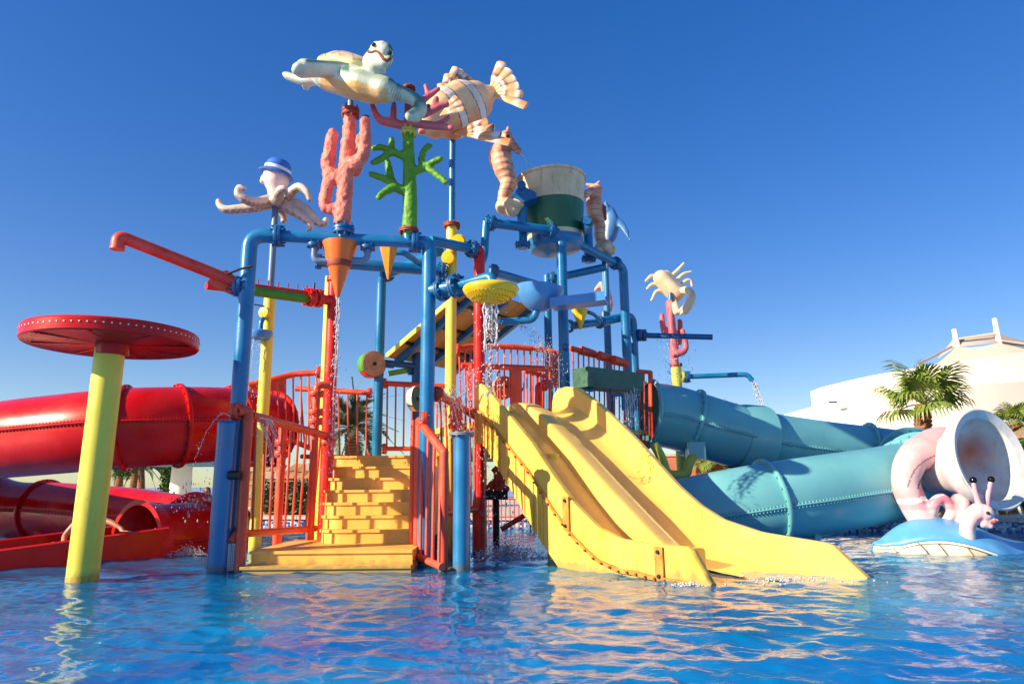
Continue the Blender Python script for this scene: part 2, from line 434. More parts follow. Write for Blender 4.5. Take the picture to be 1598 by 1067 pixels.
def water():
    m, nt, b, N, L = newmat('pool_water')
    N.remove(b); out = N['Material Output']
    geo = N.new('ShaderNodeNewGeometry')
    n1 = N.new('ShaderNodeTexNoise'); n1.inputs['Scale'].default_value = 9; n1.inputs['Detail'].default_value = 4; n1.inputs['Distortion'].default_value = .6
    mp = N.new('ShaderNodeMapping'); mp.inputs['Scale'].default_value = (.75, 1.2, 1); L.new(geo.outputs['Position'], mp.inputs['Vector'])
    L.new(mp.outputs[0], n1.inputs['Vector'])
    bp = N.new('ShaderNodeBump'); bp.inputs['Strength'].default_value = .3; bp.inputs['Distance'].default_value = .02
    n6 = N.new('ShaderNodeTexNoise'); n6.inputs['Scale'].default_value = 34; n6.inputs['Detail'].default_value = 3; L.new(mp.outputs[0], n6.inputs['Vector'])
    hh = N.new('ShaderNodeMath'); hh.operation = 'MULTIPLY_ADD'; hh.inputs[1].default_value = .22; L.new(n6.outputs['Fac'], hh.inputs[0]); L.new(n1.outputs['Fac'], hh.inputs[2])
    L.new(hh.outputs[0], bp.inputs['Height'])
    dt = N.new('ShaderNodeVectorMath'); dt.operation = 'DOT_PRODUCT'; L.new(bp.outputs[0], dt.inputs[0]); L.new(geo.outputs['Incoming'], dt.inputs[1])
    def mth(op, a, b=None):
        q = N.new('ShaderNodeMath'); q.operation = op; q.use_clamp = (op == 'SUBTRACT')
        for i, w in enumerate((a, b)):
            if w is None: continue
            if isinstance(w, (int, float)): q.inputs[i].default_value = w
            else: L.new(w, q.inputs[i])
        return q.outputs[0]
    f5 = mth('POWER', mth('SUBTRACT', 1.0, mth('ABSOLUTE', dt.outputs['Value'])), 5.0)   # Schlick's Fresnel, the same from both sides
    fres = mth('ADD', mth('MULTIPLY', f5, .96), .02)
    gl = N.new('ShaderNodeBsdfGlossy'); gl.inputs['Roughness'].default_value = .04; L.new(bp.outputs[0], gl.inputs['Normal'])
    tr = N.new('ShaderNodeBsdfTransparent'); tr.inputs[0].default_value = (.5, .88, 1.0, 1)
    df = N.new('ShaderNodeBsdfDiffuse'); df.inputs[0].default_value = (*lin(0, 136, 202), 1)      # light scattered back by the cloudy, aerated water
    n5 = N.new('ShaderNodeTexNoise'); n5.inputs['Scale'].default_value = .45; n5.inputs['Detail'].default_value = 3; n5.inputs['Distortion'].default_value = 1.0; L.new(mp.outputs[0], n5.inputs['Vector'])
    rp5 = N.new('ShaderNodeValToRGB'); rp5.color_ramp.elements[0].position = .34; rp5.color_ramp.elements[0].color = (*lin(0, 100, 178), 1); rp5.color_ramp.elements[1].position = .68; rp5.color_ramp.elements[1].color = (*lin(16, 150, 204), 1)
    L.new(n5.outputs['Fac'], rp5.inputs[0])
    dv = N.new('ShaderNodeVectorMath'); dv.operation = 'DISTANCE'; L.new(geo.outputs['Position'], dv.inputs[0]); dv.inputs[1].default_value = (3.9, 6.9, 0)   # bubbles churned up where the slides end
    fm = N.new('ShaderNodeMapRange'); fm.inputs['From Min'].default_value = .6; fm.inputs['From Max'].default_value = 2.6; fm.inputs['To Min'].default_value = .75; fm.inputs['To Max'].default_value = 0; L.new(dv.outputs['Value'], fm.inputs['Value'])
    fm2 = mth('MULTIPLY', fm.outputs[0], mth('MULTIPLY', n1.outputs['Fac'], 1.3))
    m5 = N.new('ShaderNodeMix'); m5.data_type = 'RGBA'; L.new(fm2, m5.inputs['Factor']); L.new(rp5.outputs[0], m5.inputs['A']); m5.inputs['B'].default_value = (*lin(150, 190, 196), 1); L.new(m5.outputs['Result'], df.inputs[0])
    body = N.new('ShaderNodeMixShader'); body.inputs[0].default_value = .62; L.new(tr.outputs[0], body.inputs[1]); L.new(df.outputs[0], body.inputs[2])
    mx = N.new('ShaderNodeMixShader'); L.new(fres, mx.inputs[0]); L.new(body.outputs[0], mx.inputs[1]); L.new(gl.outputs[0], mx.inputs[2])
    L.new(mx.outputs[0], out.inputs['Surface'])
    rng = np.random.default_rng(3)
    ny, nx = 520, 420
    t = np.linspace(0, 1, ny); Y = 1.2 * (30 / 1.2) ** t
    u = np.linspace(-1, 1, nx)
    X = np.outer(np.maximum(Y, 2.0) * 1.25 + .6, u); YY = np.repeat(Y[:, None], nx, 1)
    Z = np.zeros_like(X)
    for i in range(110):
        lam = .09 * (14 ** rng.random()); k = 2 * np.pi / lam
        a = rng.normal(np.pi * .42, .75); sl = .027 * (1.15 if lam < .25 else .95 if lam < .45 else .45)
        ph = rng.random() * 6.28
        Z += (sl / k) * np.sin(k * (np.cos(a) * X + np.sin(a) * YY) + ph + .8 * np.sin(.9 * X + ph) + .7 * np.sin(1.1 * YY - ph)) * (0.75 + .5 * np.sin(.5 * X + .6 * YY + ph))
    Z *= np.clip(1.25 - Y / 30, .35, 1)[:, None]
    vs = np.stack([X, YY, Z], -1).reshape(-1, 3)
    far = 26.9 - .26 * (vs[:, 0] + 40) + .0
    vs[:, 1] = np.minimum(vs[:, 1], far)
    idx = np.arange(ny * nx).reshape(ny, nx)
    f = np.stack([idx[:-1, :-1], idx[:-1, 1:], idx[1:, 1:], idx[1:, :-1]], -1).reshape(-1, 4)
    keep = ~((vs[f[:, 0], 1] >= far[f[:, 0]] - 1e-6) & (vs[f[:, 1], 1] >= far[f[:, 1]] - 1e-6))
    f = f[keep]
    me = bpy.data.meshes.new('pool_water'); me.from_pydata(vs.tolist(), [], f.tolist())
    me.polygons.foreach_set('use_smooth', [True] * len(me.polygons)); me.materials.append(m)
    o = link('pool_water', me); o['kind'] = 'structure'; o['label'] = 'rippled blue pool water'
water()
# ------------------------------------------------------------------ white hall with tent roof, far right
def hall():
    Y0 = 52
    root = thing('hall', 'large white curved hall with beige tent roof behind the fan palm', 'building', P(1450, 760, Y0))
    def wallstrip(top, Yd, name, zb=-.2, depth=12):
        pts = [P(x, y, Yd + dy) for x, y, dy in top]
        mb = MB(); n = len(pts)
        fr = [[V((p.x, p.y, zb)) for p in pts], pts, [V((p.x * 1.2, p.y * 1.2, p.z)) for p in pts]]
        mb.sheet(fr)
        return part(name, mb, M['white'], root, True, 50)
    wallstrip(spline([(1150, 668, 4), (1195, 655, 2), (1270, 634, 1), (1360, 620, 0), (1460, 607, -1), (1560, 598, 0), (1680, 590, 3), (1800, 588, 8)], 5) and
              [(1140, 671, 4), (1195, 655, 2), (1230, 645, 1.5), (1270, 634, 1), (1330, 622, .3), (1400, 612, -.3), (1480, 603, -.8), (1560, 597, -.4), (1680, 590, 2), (1800, 588, 6)], Y0, 'lower_wall')
    wallstrip([(1265, 611, 6), (1280, 605, 4.8), (1320, 595, 3.4), (1360, 586, 2.6), (1410, 577, 2), (1470, 568, 1.6), (1540, 557, 1.6), (1620, 545, 2.2), (1720, 535, 4)], Y0 + .5, 'upper_wall')
    e = P(1265, 611, Y0 + 6.5)
    e2 = P(1290, 611, Y0 + 12); mb = MB(); mb.sheet([[V((e.x, e.y, 0)), V((e2.x, e2.y, 0))], [e, V((e2.x, e2.y, e.z))]])
    part('end_wall', mb, M['white'], root)
    # tent membrane: sags from two mast points to the wall
    A = P(1492, 541, Y0 + 8); B = P(1558, 535, Y0 + 8)
    rim = [P(1425, 577, Y0 + 3.2), P(1470, 569, Y0 + 2.8), P(1520, 561, Y0 + 2.6), P(1570, 553, Y0 + 2.9), P(1640, 543, Y0 + 4)]
    top = [A, A.lerp(B, .33) + V((0, 0, -.18)), A.lerp(B, .66) + V((0, 0, -.18)), B, P(1640, 552, Y0 + 9)]
    rows = []
    for i in range(9):
        t = i / 8; rows.append([b.lerp(a, t) - V((0, 0, 1.1 * t * (1 - t) * 1.6)) for a, b in zip(top, rim)])
    mb = MB(); mb.sheet(rows); part('tent_membrane', mb, M['tent'], root, True, 80)
    A2 = P(1490, 520, Y0 + 8.5); B2 = P(1553, 512, Y0 + 8.5); C2 = P(1640, 548, Y0 + 12)
    rows = [[P(1462, 560, Y0 + 9), A, B, P(1640, 556, Y0 + 11)], [P(1478, 545, Y0 + 9), A.lerp(A2, .6) + V((0, .3, 0)), B.lerp(B2, .4) + V((0, .3, 0)), P(1640, 550, Y0 + 11)],
            [P(1487, 528, Y0 + 9), P(1505, 526, Y0 + 9), P(1550, 518, Y0 + 9), P(1640, 545, Y0 + 12)]]
    mb = MB(); mb.sheet(rows); part('mesh_canopy', mb, M['tentdark'], root, True, 80)
    for (x0, y0, x1, y1) in ((1495, 546, 1489, 514), (1560, 540, 1552, 497)):
        mb = MB(); mb.tube([P(x0, y0, Y0 + 8.3), P(x1, y1, Y0 + 8.3)], [.26, .2], 10); part('mast', mb, M['plasticwhite'], root)
    mb = MB(); mb.tube([P(1494, 529, Y0 + 8.2), P(1556, 520, Y0 + 8.2)], .09, 8); part('tie_bar', mb, M['tent'], root)
    mb = MB(); mb.tube([P(1485, 541, Y0 + 8), P(1432, 569, Y0 + 4)], .1, 6); part('stay_cable', mb, M['tentdark'], root)
    mb = MB(); mb.tube([P(1562, 531, Y0 + 8), P(1660, 545, Y0 + 8)], .08, 6); part('stay_cable', mb, M['tent'], root)
    mb = MB(); q = P(1300, 629, Y0); mb.box(q + V((0, -.02, .1)), .6, .1, .12); part('wall_vent', mb, M['dark'], root)
hall()
# ------------------------------------------------------------------ palms
def fan_frond(seed):
    r = random.Random(seed); mb = MB()
    L = 1.0
    pet = [V((0, 0, 0)), V((.25 * L, 0, .06)), V((.5 * L, 0, .06))]
    mb.tube(spline(pet, 4), .014, 5)
    c = pet[-1]
    nb = 30
    for i in range(nb):
        a = (i / (nb - 1) - .5) * math.radians(235)
        ln = (.56 - .16 * abs(a) / 2.0) * r.uniform(.88, 1.06)
        d = V((math.cos(a), math.sin(a), 0)); s = V((-d.y, d.x, 0))
        fold = .05 * (1 if i % 2 else -1)
        p1 = c + d * ln * .55 + V((0, 0, .04 - .05 * abs(a) + fold * .4)); p2 = c + d * ln * .85 + V((0, 0, -.04 - .05 * abs(a))); p3 = c + d * ln + V((0, 0, -.16 - r.random() * .12))
        w = .027
        mb.add([c + s * .004, c - s * .004, p1 - s * w, p1 + s * w, p2 - s * w * .6, p2 + s * w * .6, p3],
               [(0, 1, 2, 3), (3, 2, 4, 5), (5, 4, 6)])
    return mb.mesh('frond', M['leafa'], False)
def date_frond(seed):
    r = random.Random(seed); mb = MB()
    mid = spline([V((0, 0, 0)), V((.35, 0, .16)), V((.7, 0, .16)), V((1, 0, -.02))], 6)
    mb.tube(mid, [.012 * (1 - .8 * i / len(mid)) for i in range(len(mid))], 5)
    for i in range(110):
        t = .1 + .9 * i / 70; k = t * (len(mid) - 1); j = min(int(k), len(mid) - 2); p = mid[j].lerp(mid[j + 1], k - j)
        tg = (mid[j + 1] - mid[j]).normalized(); ln = (.26 * math.sin(math.pi * min(t * .8 + .18, 1)) + .03) * r.uniform(.8, 1.1)
        for sg in (-1, 1):
            d = (tg * .75 + V((0, sg, 0)) * .75 + V((0, 0, r.uniform(.05, .5)))).normalized()
            q = p + d * ln; s = tg * .011
            mb.add([p - s, p + s, p + d * ln * .6 + s * .8, q, p + d * ln * .6 - s * .8], [(0, 1, 2, 3, 4)])
    return mb.mesh('frond', M['leafb'], False)
FAN = [fan_frond(i) for i in range(4)]; DATE = [date_frond(i) for i in range(3)]
def palm(label, base, crown, r0, size, fronds, n, seed, spread=(-35, 80), group='palms round the pool'):
    r = random.Random(seed); base = V(base); crown = V(crown)
    root = thing('palm_tree', label, 'palm tree', base, group)
    mb = MB(); m = 26; pts = []; R = []
    for i in range(m * 2):
        t = i / (m * 2 - 1); pts.append(base.lerp(crown, t) + V((.04 * math.sin(t * 5 + seed), 0, 0))); R.append(r0 * (1.12 - .3 * t) * (1.12 if i % 2 else .93))
    mb.tube(pts, R, 14); part('trunk', mb, M['trunk'], root, True, 20)
    for i in range(n):
        az = 2.39996 * i + r.uniform(-.3, .3); t = i / (n - 1)
        el = math.radians(spread[1] + (spread[0] - spread[1]) * t ** .8 + r.uniform(-9, 9))
        o = link('frond', fronds[i % len(fronds)], root)
        s = size * r.uniform(.85, 1.1) * (1 if t > .2 else .85)
        q = Matrix.Rotation(az, 3, 'Z') @ Matrix.Rotation(-el, 3, 'Y') @ Matrix.Rotation(r.uniform(-.5, .5), 3, 'X')
        o.matrix_basis = Matrix.LocRotScale(crown + V((0, 0, .02)), q.to_quaternion(), V((s, s, s)))
    return root
def pal(px, py_crown, Y, size_px, *a, **k):
    c = P(px, py_crown, Y); return c
c = P(1441, 632, 21); b0 = P(1428, 700, 21)
palm('large fan palm standing before the white hall', V((c.x - .25, 21, DECK_Z)), c, .27, 82 * S(c), FAN, 16, 1, (-12, 84))
c = P(1590, 664, 20); palm('small fan palm cut off by the right edge above the snail funnel', V((c.x - .1, 20, DECK_Z)), c, .25, 48 * S(c), FAN, 16, 2, (-20, 80))
c = P(1118, 715, 27); palm('short palm beneath the teal slide tube, thick brown trunk', V((c.x, 27, DECK_Z)), c, .3, 38 * S(c), FAN, 14, 3, (-45, 40))
c = P(1094, 722, 29); palm('low bushy palm just left of the thick trunk under the teal tube', V((c.x, 29, DECK_Z)), c, .3, 34 * S(c), FAN, 14, 4, (-30, 75))
c = P(548, 668, 24); palm('feathery date palm seen through the railing behind the stairs', V((c.x, 24, DECK_Z)), c, .24, 62 * S(c), DATE, 34, 5, (-55, 85))
c = P(1130, 640, 40); palm('palm tip peeking over the teal slide tube', V((c.x, 40, DECK_Z)), c, .3, 22 * S(c), FAN, 12, 6, (-30, 80))
for i, (x, w) in enumerate(((188, 'leftmost'), (210, 'middle'), (222, 'rightmost'))):
    c = P(x, 727, 34 + i); palm(w + ' of three slim palms beyond the red slide', V((c.x, 34 + i, DECK_Z)), c, .17, 40 * S(c), DATE, 18, 10 + i, (-40, 80))
def leafmass(name, label, cat, pts_fn, n, size, mat, loc, seed, kind=None, core=None):
    r = random.Random(seed); mb = MB()
    for i in range(n):
        p, nn = pts_fn(r); u = V((r.uniform(-1, 1), r.uniform(-1, 1), r.uniform(-1, 1))).normalized(); w = u.orthogonal().normalized()
        s = size * r.uniform(.6, 1.3)
        mb.add([p - u * s, p + w * s * .5, p + u * s, p - w * s * .5], [(0, 1, 2, 3)])
    root = thing(name, label, cat, loc)
    o = part('foliage', mb, mat, root, False); o['kind'] = 'stuff'
    if core: part('branches', core, mat, root)
    return root
def hedge():
    a = P(1440, 765, 19.0); b = P(1640, 765, 18.0); h = P(1500, 692, 18.8).z
    def fn(r):
        t = r.random(); f = r.random(); z = DECK_Z + (h - DECK_Z) * (1 if f < .3 else r.random())
        d = r.random() * 1.2 if f < .3 else 0
        p = a.lerp(b, t); return V((p.x, p.y + d + r.uniform(-.05, .05), z + r.uniform(-.06, .06))), None
    core = MB(); core.prism([V((a.x, a.y + .08, DECK_Z)), V((b.x, b.y + .08, DECK_Z)), V((b.x, b.y + .08, h - .07)), V((a.x, a.y + .08, h - .07))], V((0, 1.1, 0)))
    leafmass('hedge', 'clipped green hedge behind the snail figure', 'hedge', fn, 14000, .045, M['hedge'], (a.x, a.y, DECK_Z), 3, core=core)
    # topiary arch on the left
    c = P(255, 755, 33)
    def fn2(r):
        s = r.random() * math.pi; R = 1.25 + r.uniform(-.28, .28)
        if r.random() < .6: x, z = -R * .0 + .45 + r.uniform(-.5, .5), r.uniform(DECK_Z, 2.0)
        else: x, z = R * math.cos(s) - .75, 1.6 + .55 * math.sin(s) + r.uniform(-.2, .2)
        return V((c.x + x, 33 + r.uniform(-.4, .4), z)), None
    leafmass('topiary', 'green clipped archway bush beside the white column', 'bush', fn2, 5000, .07, M['hedge'], (c.x, 33, DECK_Z), 4)
hedge()
def poolbar():
    root = thing('pool_pavilion', 'blue flat pavilion roof on a white column beyond the red slide', 'pavilion', P(285, 775, 30))
    c = P(285, 722, 30); mb = MB()
    mb.lathe([(2.1, -.12), (2.25, -.05), (2.25, .12), (2.0, .2), (.3, .3)], c + V((.2, 0, 0)), (0, 0, 1), 40); part('roof', mb, M['canopyblue'], root)
    mb = MB(); mb.lathe([(.42, 0), (.42, 1.0), (.40, c.z - DECK_Z - .1)], (c.x, 30, DECK_Z), (0, 0, 1), 24); part('column', mb, M['white'], root)
poolbar()
def rocks():
    for i, (x, y, w, h) in enumerate(((1458, 783, 30, 34), (1505, 782, 34, 28), (1552, 786, 26, 22), (1583, 786, 26, 30))):
        c = P(x, y, 16.6); s = S(c); mb = MB(); mb.ball((0, 0, 0), 1, 16)
        r = random.Random(i); me = mb.mesh('rock', M['rock'], True, 25)
        for v in me.vertices:
            q = v.co.copy(); k = 1 + .35 * noise.noise(q * 1.6 + V((i * 7, 0, 0))) + .12 * noise.noise(q * 5 + V((i, 3, 0)))
            v.co = V((q.x * w * s * k * .5, q.y * .5 * k, max(q.z * h * s * .6 * k, -.3)))
        o = link('rock', me); o.location = V((c.x, 16.6 + (i % 2) * .3, DECK_Z + .1))
        tag(o, ('rounded sandstone boulder inside the pink snail loop', 'sandstone boulder just right of the snail loop, behind its body',
                'low brown boulder behind the loungers, under the funnel rim', 'sandstone boulder beneath the hedge at the right edge')[i], 'rock', 'boulders under the hedge')
    for i, x in enumerate((1553, 1590)):
        c = P(x, 795, 15.6); root = thing('sun_lounger', ('white plastic sun lounger on the deck, nearer the snail', 'white plastic sun lounger cut by the right edge of the picture')[i], 'sun lounger', (c.x, c.y, DECK_Z), 'loungers on the far deck')
        mb = MB(); z = DECK_Z + .3
        for k in range(7): mb.box((c.x - .2 + .0 * k, c.y + k * .22, z), .62, .17, .035)
        part('seat', mb, M['plasticwhite'], root)
        mb = MB(); mb.prism([V((c.x - .5, c.y + 1.4, z)), V((c.x + .1, c.y + 1.4, z)), V((c.x + .1, c.y + 1.9, z + .45)), V((c.x - .5, c.y + 1.9, z + .45))], V((0, .05, -.02))); part('backrest', mb, M['plasticwhite'], root)
        for dx in (-.47, .07):
            for dy in (0.05, 1.3):
                rod('leg', (c.x + dx, c.y + dy, DECK_Z - .02), (c.x + dx * .8 - .04, c.y + dy, z), .028, M['plasticwhite'], root)
    c = P(1592, 676, 19.2)
    root = thing('thatched_parasol', 'thatched parasol cut off at the right edge under the small palm', 'parasol', (c.x + .6, 19.2, DECK_Z))
    mb = MB(); mb.lathe([(1.0, -.14), (1.02, -.06), (.6, .14), (.08, .4)], V((c.x + .75, 19.2, c.z)), (0, 0, 1), 28); part('thatch', mb, M['thatch'], root)
    rod('pole', (c.x + .75, 19.2, DECK_Z), (c.x + .75, 19.2, c.z), .05, M['trunk'], root)
rocks()
def farwall():
    a = P(1025, 712, 34); b = P(1120, 716, 34)
    root = thing('garden_wall', 'terracotta wall seen under the teal slide start', 'wall', (a.x, 34, DECK_Z))
    mb = MB(); mb.box(((a.x + b.x) / 2, 34, (a.z + DECK_Z) / 2), b.x - a.x + 2, .3, a.z - DECK_Z); part('wall_body', mb, M['terracotta'], root)
    mb = MB(); mb.box(((a.x + b.x) / 2, 34, a.z + .06), b.x - a.x + 2.1, .42, .12); part('wall_cap', mb, M['coping'], root)
    # far fence between stair and slides
    a = P(755, 778, 15.8); b = P(830, 782, 15.6)
    root = thing('pool_fence', 'low pinkish bar fence behind the yellow slide', 'fence', (a.x, a.y, 0))
    za = a.z; 
    rod('top_rail', a, V((b.x, b.y, za)), .025, M['coralrose'], root); rod('bottom_rail', V((a.x, a.y, .3)), V((b.x, b.y, .3)), .02, M['coralrose'], root)
    for i in range(12):
        q = a.lerp(b, i / 11); rod('baluster', (q.x, q.y, .05), (q.x, q.y, za), .013, M['coralrose'], root, 6)
farwall()

def sea():
    m, nt, b, N, L = newmat('far_sea'); b.inputs['Base Color'].default_value = (*lin(150, 158, 190), 1); b.inputs['Roughness'].default_value = .3
    mb = MB(); mb.add([(-1500, 42, DECK_Z), (14, 42, DECK_Z), (14, 2500, DECK_Z), (-1500, 2500, DECK_Z)], [(0, 1, 2, 3)])
    struct('sea', mb, m)['label'] = 'pale sea at the horizon'
sea()
def stonewall():
    a = P(392, 728, 20.5); b = P(488, 722, 20.5)
    root = thing('stone_wall', 'pale rubble stone wall seen through the left handrail', 'wall', (a.x, 20.5, DECK_Z))
    r = random.Random(4); z = DECK_Z; row = 0
    me = []
    for i in range(5):
        mb = MB(); mb.box((0, 0, 0), 1, 1, 1); q = mb.mesh('stone', M['rock'] if i < 3 else M['coping'], True, 20)
        for v in q.vertices: v.co = v.co + V((r.uniform(-.09, .09), r.uniform(-.09, .09), r.uniform(-.09, .09)))
        me.append(q)
    while z < a.z:
        x = a.x - r.random() * .3; h = r.uniform(.16, .24)
        while x < b.x:
            w = r.uniform(.2, .4); o = link('stone', r.choice(me), root)
            o.matrix_basis = Matrix.LocRotScale(V((x + w / 2, 20.5 + r.uniform(-.03, .03), z + h / 2)), Matrix.Rotation(r.uniform(-.05, .05), 3, 'Y').to_quaternion(), V((w * .96, .35, h * .95)))
            x += w
        z += h
    for i, (x, lb) in enumerate(((430, 'grey-green shrub before the stone wall, left of the valve post'), (470, 'grey-green shrub before the stone wall, nearer the stairs'))):
        c = P(x, 770, 19.9)
        def fn(r):
            d = V((r.gauss(0, 1), r.gauss(0, 1), r.gauss(0, 1))).normalized() * (r.random() ** .4); return V((c.x + d.x * .55, 19.9 + d.y * .4, DECK_Z + .45 + d.z * .5)), None
        leafmass('shrub', lb, 'shrub', fn, 1800, .06, M['leafb'], (c.x, 19.9, DECK_Z), 20 + i)
stonewall()
def flag():
    a = P(331, 726, 29); root = thing('flag', 'small red, white and blue flag beside the blue pavilion roof', 'flag', (a.x, 29, DECK_Z))
    rod('pole', (a.x + .3, 29, DECK_Z), (a.x + .3, 29, P(331, 704, 29).z), .03, M['plasticwhite'], root)
    z = P(331, 712, 29).z
    for i, m in enumerate((M['hatblue'], M['plasticwhite'], M['redpost'])):
        x0 = a.x - .32 + i * .2; rows = [[V((x0 + .2 * k / 4, 29 + .05 * math.sin((i * 4 + k) * .9), z - .18 - .02 * i)) for k in range(5)], [V((x0 + .2 * k / 4, 29 + .05 * math.sin((i * 4 + k) * .9 + .3), z + .18)) for k in range(5)]]
        mb = MB(); mb.sheet(rows); part('cloth_stripe', mb, m, root)
flag()
# ================================================================== play structure
BOT = -.55
def xy(px, py, Y):
    p = P(px, py, Y); return V((p.x, p.y, 0))
def at(q, z): return V((q.x, q.y, z))
def pipe(name, pts, r, mat, root, fil=0, n=16):
    mb = MB(); mb.tube(fillet(pts, fil) if fil else pts, r, n); return part(name, mb, mat, root)
def flange(root, c, ax, r, mat='bluedark', t=.06, nb=8, name='flange'):
    mb = MB(); mb.flange(c, ax, r, t, nb); return part(name, mb, M[mat], root)
# ---- arch A-B
qA = xy(380, 520, 8.9); qB = xy(668, 520, 9.3)
zAB = P(525, 373, 9.1).z
dAB = (qB - qA).normalized()
F1 = thing('pipe_arch', 'tall blue pipe arch over the yellow stairs, carrying the pink and green corals', 'pipe arch', at(qA, 0))
pipe('post', fillet([at(qA, BOT), at(qA, zAB), at(qA, zAB) + dAB * .42], .26), .102, M['blue'], F1, 0, 20)
pipe('post', fillet([at(qB, zAB) - dAB * .22, at(qB, zAB), at(qB, BOT)], .2), .098, M['blue'], F1, 0, 20)
pipe('beam', [at(qA, zAB) + dAB * .42, at(qB, zAB) - dAB * .22], .08, M['blue'], F1, 0, 20)
flange(F1, at(qA, zAB) + dAB * .36, dAB, .15, t=.09); flange(F1, at(qB, zAB) - dAB * .2, dAB, .15, t=.09)
def beam_at(px):                        # point on the beam under a pixel column
    for i in range(200):
        t = i / 199; q = at(qA, zAB).lerp(at(qB, zAB), t); d = q - EYE
        if CX + F_PX * d.dot(CR) / d.dot(FW) >= px: return q
# hangers for the cones
def jpipe(px, cone_px, drop, root):
    q = beam_at(px); e = beam_at(cone_px)
    mb = MB(); mb.flange(q + V((0, 0, -.11)), (0, 0, 1), .1, .05, 6); part('flange', mb, M['bluedark'], root)
    pipe('hanger', [q + V((0, 0, -.06)), q + V((0, 0, -drop)), V((e.x, e.y, q.z - drop))], .045, M['greycol'], root, .1, 12)
# ---- orange cone 1
c1 = beam_at(532)
K1 = thing('tipping_cone', 'large orange water cone hanging under the beam beneath the pink coral', 'water cone', c1 + V((0, 0, -1)))
def cone(root, c, rtop, h, mat, n=28):
    mb = MB(); mb.lathe([(rtop * .96, -.02), (rtop, 0), (rtop * .985, .012 - .05), (.03, -h), (.02, -h), (.0, -h + .05)], c, (0, 0, 1), n); return part('cone', mb, mat, root, True, 30)
ztop = P(532, 379, c1.y).z; ztip = P(529, 462, c1.y).z
cone(K1, V((c1.x - .02, c1.y + .02, ztop)), 27 * S(c1), ztop - ztip, M['orange'])
mb = MB(); mb.lathe([(.155, 0), (.16, .01), (.17, .09), (.165, .1)], V((c1.x - .02, c1.y + .02, P(530, 417, c1.y).z)), (0, 0, 1), 28); part('band', mb, M['rustred'], K1)
jpipe(491, 512, .33, K1); jpipe(573, 548, .30, K1)
# ---- post C (slim, behind stairs), with bent top running to the yellow pole
qC = xy(592, 560, 12.6); qY = xy(704, 480, 10.9)
zC = P(600, 432, 12.6).z
F2 = thing('pipe_post', 'slim blue post with bent top at the rear of the stair landing', 'pipe post', at(qC, 0))
dCY = (qY - qC).normalized()
pipe('post', fillet([at(qC, BOT), at(qC, zC), at(qC, zC) + dCY * 1.9], .16), .088, M['blue'], F2, 0, 18)
flange(F2, at(qC, zC) + dCY * .2, dCY, .14, t=.07)
# ---- second beam behind the arch
F3 = thing('pipe_beam', 'level blue pipe running behind the orange cone to the yellow pole', 'pipe', P(600, 414, 10.4))
b0 = P(497, 408, 10.2); b1 = P(690, 421, 10.75); b1.z = b0.z
pipe('pipe', [b0 + V((-.0, 0, 0)), b1], .085, M['blue'], F3, 0, 18)
flange(F3, b1, b1 - b0, .145, t=.07); flange(F3, b0, b1 - b0, .12, t=.05)
# curved feed pipe behind B
pipe('feed_pipe', [P(617, 394, 10.3), P(630, 394, 10.3), P(655, 411, 10.6), P(664, 413, 10.7)], .045, M['blue'], F3, .2, 12)
# small orange cone
K2 = thing('tipping_cone', 'small light orange water cone behind the beam, under the green coral', 'water cone', P(607, 430, 10.0))
c2 = P(607, 386, 10.0); mb = MB(); h2 = c2.z - P(606, 436, 10.0).z
mb.lathe([(15 * S(c2), 0), (15.5 * S(c2), .01), (.015, -h2)], c2, (0, 0, 1), 6); part('cone', mb, M['orangelite'], K2, False)
pipe('crank', [P(622, 371, 10), P(609, 367, 10), P(607, 376, 10)], .014, M['rustred'], K2, .03, 8)
# ---- red column with bent top
qR = xy(748, 560, 10.9); zR = P(735, 391, 10.9).z
F4 = thing('red_column', 'red column with bent top and blue pipe, dripping with spray beside the slide', 'pipe post', at(qR, 0))
bB = P(672, 382, 10.4); bB.z = zR; dBR = (at(qR, zR) - bB).normalized()
pipe('post', fillet([at(qR, zR) - dBR * .12, at(qR, zR), at(qR, BOT)], .2), .09, M['redpost'], F4, 0, 20)
pipe('beam', [bB, at(qR, zR) - dBR * .12], .082, M['blue'], F4, 0, 18)
flange(F4, at(qR, zR) - dBR * .14, dBR, .15, t=.08)
# ---- left red column and its yellow companion
qL = xy(517, 560, 11.0)
F5 = thing('red_column', 'red column under the large orange cone, left of the stairs', 'pipe post', at(qL, 0))
zL = P(522, 436, 11.0).z
pipe('post', [at(qL, BOT), at(qL, zL)], .1, M['redpost'], F5, 0, 20); flange(F5, at(qL, zL), (0, 0, 1), .13, 'redpost')
flange(F5, at(qL, P(510, 690, 11).z), (0, 0, 1), .125, 'redorange')
qLy = xy(509, 560, 11.35)
F5b = thing('yellow_pole', 'thin yellow pole half hidden behind the left red column', 'pipe post', at(qLy, 0))
pipe('post', [at(qLy, BOT), at(qLy, zL + .15)], .075, M['yellow'], F5b)
